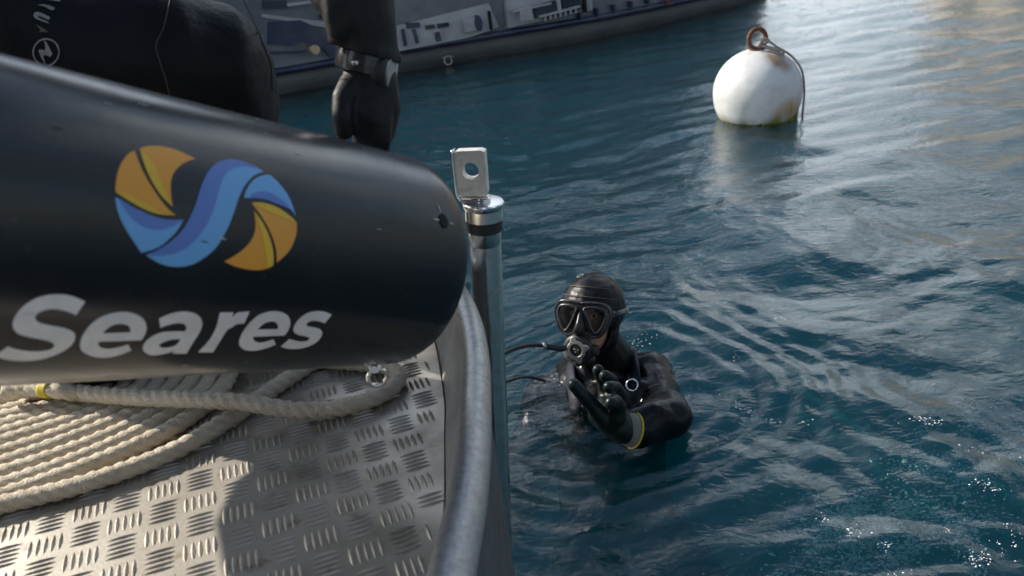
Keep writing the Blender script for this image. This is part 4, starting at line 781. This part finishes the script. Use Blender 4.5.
g = MB()
g.chain([(H_(369, 66, 1.20), .035), (H_(367, 84, 1.20), .036), (H_(369, 100, 1.20), .033)])
g.chain([(H_(372, 78, 1.20), .036), (H_(376, 105, 1.205), .037), (H_(374, 128, 1.215), .033)])
g.chain([(H_(352, 86, 1.185), .020), (H_(343, 98, 1.165), .0155), (H_(342, 116, 1.155), .0145), (H_(344, 131, 1.16), .0135)])
g.chain([(H_(362, 96, 1.185), .018), (H_(363, 116, 1.175), .0165), (H_(364, 134, 1.18), .016), (H_(362, 148, 1.185), .015)])
g.chain([(H_(373, 98, 1.18), .018), (H_(374, 120, 1.172), .0160), (H_(375, 137, 1.18), .016), (H_(372, 151, 1.185), .015)])
g.chain([(H_(380, 100, 1.185), .018), (H_(381, 121, 1.18), .0165), (H_(381, 139, 1.185), .015), (H_(380, 152, 1.2), .014)])
g.chain([(H_(384, 95, 1.215), .020), (H_(386, 114, 1.23), .017), (H_(384, 132, 1.24), .015)])
blob('glove', g, .0038, 'glove', p1, smooth=3)
# wrist computer
wc = thing('dive_computer', wrL, 'thick black dive computer strapped round the wrist of the crouching person', 'dive computer')
ax_ = (H_(374, 45, 1.2)-H_(366, 80, 1.2)).normalized(); wcen = H_(366, 63, 1.20)
m_ = MB(); u_ = ax_.orthogonal().normalized(); 
build('strap', MB().lathe([(.036, -.016), (.0415, -.014), (.0425, 0), (.0415, .014), (.036, .016)], wcen, ax_, 40), 'rubber', wc, auto=50, label='glossy black wrist strap').data.materials[0] = mat('glossy_black_strap', (.008, .009, .010), .24, coat=.3)
cx_ = H_(388, 72, 1.185); cn = (cr*.97-cu*.22-fw*.10).normalized()
build('case', MB().lathe([(.0, -.016), (.027, -.015), (.030, -.008), (.0305, .003), (.028, .008), (.024, .009)], cx_-cn*.005, cn, 32), 'rubber', wc, auto=50)
build('display', MB().lathe([(.024, .0), (.0235, .0035), (0, .004)], cx_+cn*.0035, cn, 32), 'silver', wc, auto=50)
build('buckle', MB().box(H_(356, 62, 1.152), (.008, .022, .006), bev=.001), 'steel', wc)

# ================================================================ DIVER IN THE WATER
HC = V((.226, 2.10, .195))
p2 = thing('person', (.27, 2.1, 0), 'hooded diver in a mask floating upright in the water with one gloved hand raised', 'person')
fdir = V((-.40, -.86, .30)).normalized(); fu = fdir.cross(V((0, 0, 1))).normalized()*-1; 
fu = V((0, 0, 1)).cross(fdir).normalized()          # towards screen right
fwv = fdir.cross(fu).normalized()                    # up along the face
if fwv.z < 0: fwv = -fwv
if fu.x < 0: fu = -fu
FM = Matrix((fu, -fdir, fwv)).transposed()
def F(u, w, d=0): return HC+fu*u+fwv*w+fdir*d
sh2R, sh2L = V((.08, 2.17, -.13)), V((.400, 2.13, -.050))
el2, wr2 = at(669, 414, 2.22), at(628, 431, 2.15)
b2 = MB().ell(F(0, .035, -.005), (.074, .092, .088), FM).ell(F(0, -.03, .018), (.056, .066, .075), FM).cap(F(0, -.03, -.03), .055, V((.27, 2.13, -.02)), .06)
b2.ell(F(0, -.085, .05), (.026, .024, .02), FM).cap(F(0, .012, .085), .010, F(0, -.012, .10), .013)
b2.chain([(V((.26, 2.15, -.12)), .15), (V((.25, 1.99, -.28)), .13), (V((.24, 1.80, -.38)), .12)]).cap(sh2R, .045, sh2L+V((0, 0, -.02)), .045)
b2.chain([(sh2L+V((0, 0, -.02)), .04), (sh2L.lerp(el2, .5)+V((.010, .01, -.055)), .034), (el2+V((0, 0, -.01)), .032), (wr2, .026)]).chain([(sh2R, .06), (V((-.04, 1.98, -.34)), .045), (V((-.10, 1.75, -.30)), .03)])
b2.chain([(V((.16, 1.78, -.38)), .08), (V((.10, 1.44, -.34)), .055), (V((.08, 1.10, -.52)), .04)]).chain([(V((.33, 1.78, -.38)), .08), (V((.43, 1.45, -.37)), .055), (V((.48, 1.15, -.60)), .04)])
blob('body', b2, .0075, 'skin', p2, smooth=2)
s2 = MB().chain([(V((.26, 2.16, -.13)), .185), (V((.25, 2.00, -.28)), .17), (V((.24, 1.80, -.38)), .165)]).cap(sh2R, .09, sh2L+V((-.03, 0, -.005)), .085)
s2.chain([(sh2L+V((0, 0, .008)), .074), (sh2L.lerp(el2, .5)+V((.010, .01, -.050)), .062), (el2+V((0, 0, -.008)), .060), (el2.lerp(wr2, .5), .058), (wr2.lerp(el2, .10), .049), (wr2.lerp(el2, .05), .045)])
s2.chain([(sh2R, .085), (V((-.04, 1.98, -.33)), .07), (V((-.10, 1.75, -.26)), .055)])
s2.chain([(V((.16, 1.78, -.38)), .12), (V((.10, 1.44, -.34)), .095), (V((.08, 1.10, -.52)), .07)]).chain([(V((.33, 1.78, -.38)), .12), (V((.43, 1.45, -.37)), .095), (V((.48, 1.15, -.60)), .07)])
s2.cap(V((.20, 2.0, -.05)), .07, V((.34, 2.0, -.05)), .075).cap(V((.265, 2.12, .0)), .085, V((.262, 2.125, .045)), .07)
blob('drysuit', s2, .008, 'suit_wet', p2, smooth=4, disp=(.006, 9))
hm = MB().ell(F(0, .037, -.012), (.094, .112, .102), FM).ell(F(0, -.035, -.012), (.080, .088, .090), FM).cap(F(0, -.07, -.035), .074, V((.268, 2.125, .04)), .080)
def face_open(c):
    q_ = c-HC; u, w, d = q_.dot(fu), q_.dot(fwv), q_.dot(fdir)
    return d > .02 and (u/.070)**2+((w+.020)/.082)**2 < 1
hood = blob('hood', hm, .0042, 'hood', p2, smooth=3, filt=face_open, disp=(.0018, 16))
md = hood.modifiers.new('thick', 'SOLIDIFY'); md.thickness = .006; md.offset = -1
for zz_ in (.078, .104):        # hood seams
    pp = []
    for k in range(15):
        a = R(-75+150*k/14); z_ = zz_; rr2 = math.sqrt(max(0, 1-((z_-.037)/.102)**2)); pp.append(F(.095*rr2*math.sin(a), z_+.006*math.cos(a*2), -.012+.1135*rr2*math.cos(a)))
    build('hood_seam', MB().tube(pp, .0014, 6), 'stitch', p2)
build('hood_emblem', MB().torus(F(-.035, .131, .018), (F(-.035, .131, .018)-F(0, .03, -.01)), .010, .0012, 20, 6), 'print', p2)
for s in (-1, 1):
    e_c = F(.031*s, .030, .072)
    ey = build('eye', MB().ell(e_c, .0125), 'eye', p2); build('iris', MB().ell(e_c+fdir*.0075, .0065), 'iris', ey)
    build('eyebrow', MB().tube([F(.014*s, .050, .088), F(.032*s, .056, .086), F(.05*s, .050, .076)], [.002, .0032, .0015], 8), 'iris', p2)
    build('eyelid', MB().tube([F(.017*s, .030, .081), F(.031*s, .039, .085), F(.046*s, .030, .076)], .003, 8), 'skin', p2)
# mask
mk = thing('diving_mask', F(0, 0, .1), 'black diving mask with two teardrop lenses worn by the diver in the water', 'diving mask')
def MP(u, w, d=0): return F(u, w+.027, .112+d-2.6*u*u)
def ring(name, outl, r_, m, par, d=0, n=8, flat=1.0):
    sp3 = spline([V((a, b, 0)) for a, b in outl+[outl[0]]], 6); build(name, MB().tube([MP(q_.x, q_.y, d) for q_ in sp3], r_, n, flat=flat), m, par)
M_['mask'] = mat('mask_frame', (.012, .012, .013), .28, coat=.3, noise=(60, (.03, .03, .032), .4, .7))
for s in (-1, 1):
    L_ = [(.010*s, .026), (.035*s, .031), (.062*s, .026), (.071*s, .008), (.066*s, -.016), (.055*s, -.037), (.046*s, -.044), (.037*s, -.037), (.024*s, -.012)]
    ring('lens_frame', L_, .0048, 'mask', mk)
    sp3 = spline([V((a, b, 0)) for a, b in L_+[L_[0]]], 4)[:-1]
    lens = decal_mesh([[(q_.x, q_.y) for q_ in sp3]], lambda a, b: MP(a, b, -.001), .02); build('lens', lens, 'lens', mk)
    build('strap_buckle', MB().box(F(.083*s, .036, .066), (.010, .026, .018), FM, .002), 'mask', mk)
    build('strap', MB().tube([F(.084*s, .036, .06), F(.0965*s, .036, .03), F(.103*s, .036, -.01), F(.092*s, .036, -.06), F(.05*s, .036, -.105), F(0, .036, -.125)], .0085, 8, flat=.3), 'mask', mk)
M_['skirt'] = mat('mask_skirt_silicone', (.010, .010, .011), .33)
out_l = [(0, .040), (.035, .043), (.068, .037), (.083, .010), (.076, -.022), (.058, -.050), (.034, -.056), (.022, -.048), (0, -.046), (-.022, -.048), (-.034, -.056), (-.058, -.050), (-.076, -.022), (-.083, .010), (-.068, .037), (-.035, .043)]
ring('rim', out_l, .0045, 'mask', mk, -.004)
sp4 = spline([V((a, b, 0)) for a, b in out_l+[out_l[0]]], 4); vs = []
for q_ in sp4:
    vs += [MP(q_.x, q_.y, -.004), MP(q_.x*1.0, q_.y*1.0, -.022), F(q_.x*.93, q_.y*.95+.027, .052-3*q_.x*q_.x)]
build('skirt', MB().add(vs, [(i*3+k, i*3+k+1, i*3+4+k, i*3+3+k) for i in range(len(sp4)-1) for k in range(2)]), 'skirt', mk)
# frame face plate with lens openings
LL = []
for s in (-1, 1):
    L_ = [(.010*s, .026), (.035*s, .031), (.062*s, .026), (.071*s, .008), (.066*s, -.016), (.055*s, -.037), (.046*s, -.044), (.037*s, -.037), (.024*s, -.012)]
    LL.append([(q_.x, q_.y) for q_ in spline([V((a, b, 0)) for a, b in L_+[L_[0]]], 4)[:-1]])
o_l = [(q_.x, q_.y) for q_ in spline([V((a, b, 0)) for a, b in out_l+[out_l[0]]], 4)[:-1]]
build('frame', decal_mesh([o_l]+LL, lambda a, b: MP(a, b, -.002), .012), 'mask', mk)
build('nose_pocket', MB().add([MP(0, .022, .003), MP(-.010, -.008, .004), MP(.010, -.008, .004), MP(-.019, -.042, .006), MP(.019, -.042, .006), MP(0, -.014, .022), MP(-.011, -.041, .030), MP(.011, -.041, .030), MP(-.014, -.052, .004), MP(.014, -.052, .004)],
      [(0, 1, 5), (0, 5, 2), (1, 3, 6, 5), (2, 5, 7, 4), (5, 6, 7), (3, 8, 6), (4, 7, 9), (6, 8, 9, 7)]), 'skirt', mk)
# regulator
rg = thing('breathing_regulator', at(577, 350, 2.03), 'silver and black breathing regulator in the mouth of the diver with its hose', 'regulator')
rc_ = F(-.012, -.085, .125); rn = (fdir*.9+V((-.15, -.2, .0))).normalized()
rc_ = at(578, 349, (rc_-CP).length)
build('housing', MB().lathe([(.0, -.045), (.018, -.044), (.020, -.028), (.037, -.022), (.043, -.010), (.044, .002), (.040, .009), (.034, .011)], rc_, rn, 32), 'rubber', rg, auto=50)
ru = rn.orthogonal().normalized(); ru = (cr-rn*cr.dot(rn)).normalized(); rv = rn.cross(ru).normalized(); rv = rv if rv.z > 0 else -rv
st_ = []
for k in range(64):
    a = 2*math.pi*k/64+R(20); rr3 = .0285+.0120*max(0, math.cos(4*a-R(80)))**1.2; st_.append((rr3*math.cos(a), rr3*math.sin(a)))
hole_ = [(.0185*math.cos(2*math.pi*k/32), .0185*math.sin(2*math.pi*k/32)) for k in range(32)]
cv = decal_mesh([st_, hole_], lambda a, b: rc_+ru*a+rv*b+rn*(.0165-2.4*(a*a+b*b)), .004)
o = build('front_cover', cv, 'silver', rg); md = o.modifiers.new('t', 'SOLIDIFY'); md.thickness = .004; md.offset = 0
build('purge_button', MB().lathe([(.0175, .004), (.0175, .0125), (.014, .015), (0, .016)], rc_, rn, 28), 'rubber', rg, auto=50)
for k in range(3):
    a = k*2.09; build('purge_mark', MB().tube([rc_+rn*.0163+ru*.003*math.cos(a)+rv*.003*math.sin(a), rc_+rn*.0163+ru*.008*math.cos(a+.5)+rv*.008*math.sin(a+.5)], .0008, 6), 'silver', rg)
build('exhaust_tee', MB().chain([(rc_-rv*.030-rn*.014-ru*.035, .013), (rc_-rv*.038-rn*.004, .016), (rc_-rv*.030-rn*.014+ru*.035, .013)]), 'rubber', rg)
build('adjust_knob', MB().lathe([(.0, 0), (.014, .001), (.016, .006), (.016, .022), (.013, .026), (0, .027)], rc_+ru*.032-rn*.010, ru, 16), 'rubber', rg, auto=30)
dr = (rc_-CP).length
hz = spline([rc_-ru*.030-rn*.01, at(561, 348.5, dr-.01), at(547, 346.5, dr-.03), at(535, 345, dr-.05), at(520, 347, dr-.09), at(505, 353, dr-.14), at(490, 364, dr-.20), at(478, 385, dr-.2), at(470, 430, dr)], 8)
rh_ = [.0085 if i < 18 else .0056 for i in range(len(hz))]
build('hose', MB().tube(hz, rh_, 12), 'rubber', rg)
build('hose_collar', MB().tube([hz[17], hz[18], hz[19]], .0092, 12), 'silver', rg)
hz2 = spline([at(500, 386, 1.95), at(508, 381, 1.97), at(518, 378, 2.0), at(530, 377, 2.06), at(545, 381, 2.2)], 8)
build('low_hose', MB().tube(hz2, .004, 8), 'rubber', rg)
# raised glove: five separate fingers, seen from the little-finger side
G_ = lambda x, y, d: at(x, y, d-.02)
g = MB()
g.chain([(G_(624, 430, 2.13), 0.0374), (G_(610, 420, 2.13), 0.0396), (G_(606, 410, 2.14), 0.0363)])
g.chain([(G_(620, 427, 2.12), 0.0374), (G_(614, 412, 2.12), 0.0330)])
g.cap(G_(598, 416, 2.11), .026, G_(612, 424, 2.12), 0.0352)
g.chain([(G_(606, 408, 2.16), 0.0220), (G_(605, 392, 2.175), 0.0182), (G_(602, 379, 2.16), 0.0171), (G_(598, 370, 2.14), 0.0160)])
g.chain([(G_(612, 406, 2.145), 0.0220), (G_(615, 391, 2.155), 0.0182), (G_(611, 380, 2.12), 0.0171), (G_(605, 376, 2.09), 0.0165)])
g.chain([(G_(617, 409, 2.12), 0.0220), (G_(621, 396, 2.115), 0.0182), (G_(616, 388, 2.08), 0.0171), (G_(609, 387, 2.055), 0.0165)])
g.chain([(G_(617, 418, 2.09), 0.0231), (G_(619, 407, 2.075), 0.0193), (G_(615, 401, 2.05), 0.0182), (G_(611, 403, 2.03), 0.0171)])
g.chain([(G_(604, 420, 2.10), 0.0264), (G_(592, 405, 2.07), 0.0198), (G_(582, 394, 2.05), 0.0182), (G_(574, 385, 2.04), 0.0171)])
blob('glove', g, .0042, 'glove_wet', p2, smooth=3)
wa, wb = G_(620, 428, 2.13), G_(636, 431, 2.155); wax = (wb-wa).normalized()
build('glove_cuff', MB().lathe([(.036, .006), (.041, .012), (.043, .022), (.0445, .032), (.044, .038), (.046, .040)], wa, wax, 32), 'cuff', p2)
build('cuff_ring', MB().torus(wa+wax*.040, wax, .0450, .0032, 36, 8), 'yellow', p2)
# harness over the shoulders
bc = thing('buoyancy_vest', (.26, 2.1, -.1), 'dark navy and black buoyancy vest harness on the shoulders of the diver in the water', 'buoyancy vest')
def strapm(name, pts_, w, m): build(name, MB().tube(spline(pts_, 6), w, 10, flat=.35), m, bc)
strapm('shoulder_strap', [V((.36, 2.28, -.10)), V((.355, 2.20, .005)), V((.345, 2.10, .035)), V((.335, 2.00, .012)), V((.33, 1.93, -.12))], .024, 'bc')
strapm('shoulder_strap', [V((.16, 2.28, -.10)), V((.16, 2.20, -.01)), V((.15, 2.09, .015)), V((.15, 1.98, -.005)), V((.16, 1.93, -.12))], .024, 'bc')
strapm('chest_strap', [V((.10, 1.98, -.05)), V((.25, 1.945, -.05)), V((.38, 1.97, -.05))], .018, 'bc')
blob('wing', MB().chain([(V((.26, 2.30, -.12)), .07), (V((.36, 2.28, -.14)), .075), (V((.42, 2.24, -.25)), .07)]).chain([(V((.26, 2.30, -.14)), .07), (V((.14, 2.28, -.17)), .07), (V((.08, 2.24, -.25)), .07)]), .01, 'bc', bc)
build('d_ring', MB().torus(at(632, 385, 2.28), (0, -1, .6), .016, .0022, 20, 6), 'steel', bc)

# ================================================================ foam flecks and bubbles
fm = MB(); 
def flecks(cx_, cy_, sx_, sy_, n, ang0=0, big=1.0):
    for _ in range(n):
        a, b = random.gauss(0, sx_), random.gauss(0, sy_); c_, s_ = math.cos(R(ang0)), math.sin(R(ang0))
        p = atz(cx_+a*c_-b*s_, cy_+a*s_+b*c_, 0); r_ = random.choice([.0008, .0011, .0015, .0024])*random.uniform(.5, 1.0)*big
        z = water_h(p.x, p.y)
        fm.ell((p.x, p.y, z), (r_*random.uniform(1, 1.5), r_, r_*.45), None, 7, 4)
for a in ((750, 408, 14, 2, 60, 25), (772, 418, 4, 1, 18, 5), (925, 427, 10, 2, 50, 5), (805, 420, 3, 1, 8), (985, 490, 12, 3, 40, 20), (978, 555, 8, 4, 50), (855, 533, 7, 3, 30), (822, 518, 3, 4, 16), (885, 545, 4, 3, 18), (900, 575, 8, 5, 30), (948, 528, 4, 2, 14), (773, 306, 3, 3, 8), (782, 318, 5, 2, 12), (735, 360, 4, 2, 8), (645, 340, 10, 3, 20), (586, 378, 7, 4, 40, 0, .9), (604, 366, 6, 8, 20, 0, .7), (676, 398, 6, 4, 30), (690, 402, 4, 8, 20), (640, 345, 8, 4, 16), (560, 372, 25, 6, 40, 0, .7), (645, 372, 16, 5, 30, 0, .8), (620, 392, 10, 4, 16, 0, .7), (1010, 535, 10, 8, 30), (985, 455, 14, 2, 16, 10)):
    flecks(*a[:5], *(a[5:]))
build('foam_flecks', fm, 'foam', None, True, kind='stuff')

# rising exhaled bubbles below the surface: a pale, broken turquoise cloud in the water
bb = MB()
for (qx, qy, sx_, sy_, n, dz) in ((905, 478, .11, .11, 2600, -.15), (1005, 395, .14, .03, 1300, -.12), (955, 430, .10, .04, 900, -.13), (800, 525, .10, .04, 400, -.22), (880, 500, .06, .06, 1100, -.15)):
    w0 = atz(qx, qy, -.05); nc = max(5, n//130)
    cen = [w0+V((random.gauss(0, sx_), random.gauss(0, sy_), 0)) for _ in range(nc)]; dirs = [(random.gauss(0, .06), random.gauss(0, .03)) for _ in range(nc)]
    for _ in range(n):
        k_ = random.randrange(nc); c_ = cen[k_]; f_ = random.gauss(0, 1)
        p = c_+V((dirs[k_][0]*f_+random.gauss(0, .012), dirs[k_][1]*f_+random.gauss(0, .009), dz+random.gauss(0, .025)))
        p.z = min(p.z, -.045); r_ = random.choice([.0014, .002, .0026, .0034])
        bb.ell(p, (r_*random.uniform(1, 2.4), r_*.9, r_*.6), Matrix.Rotation(random.gauss(.3, .6), 3, 'Z'), 6, 4)
build('bubble_cloud', bb, 'bubble', None, True, kind='stuff')
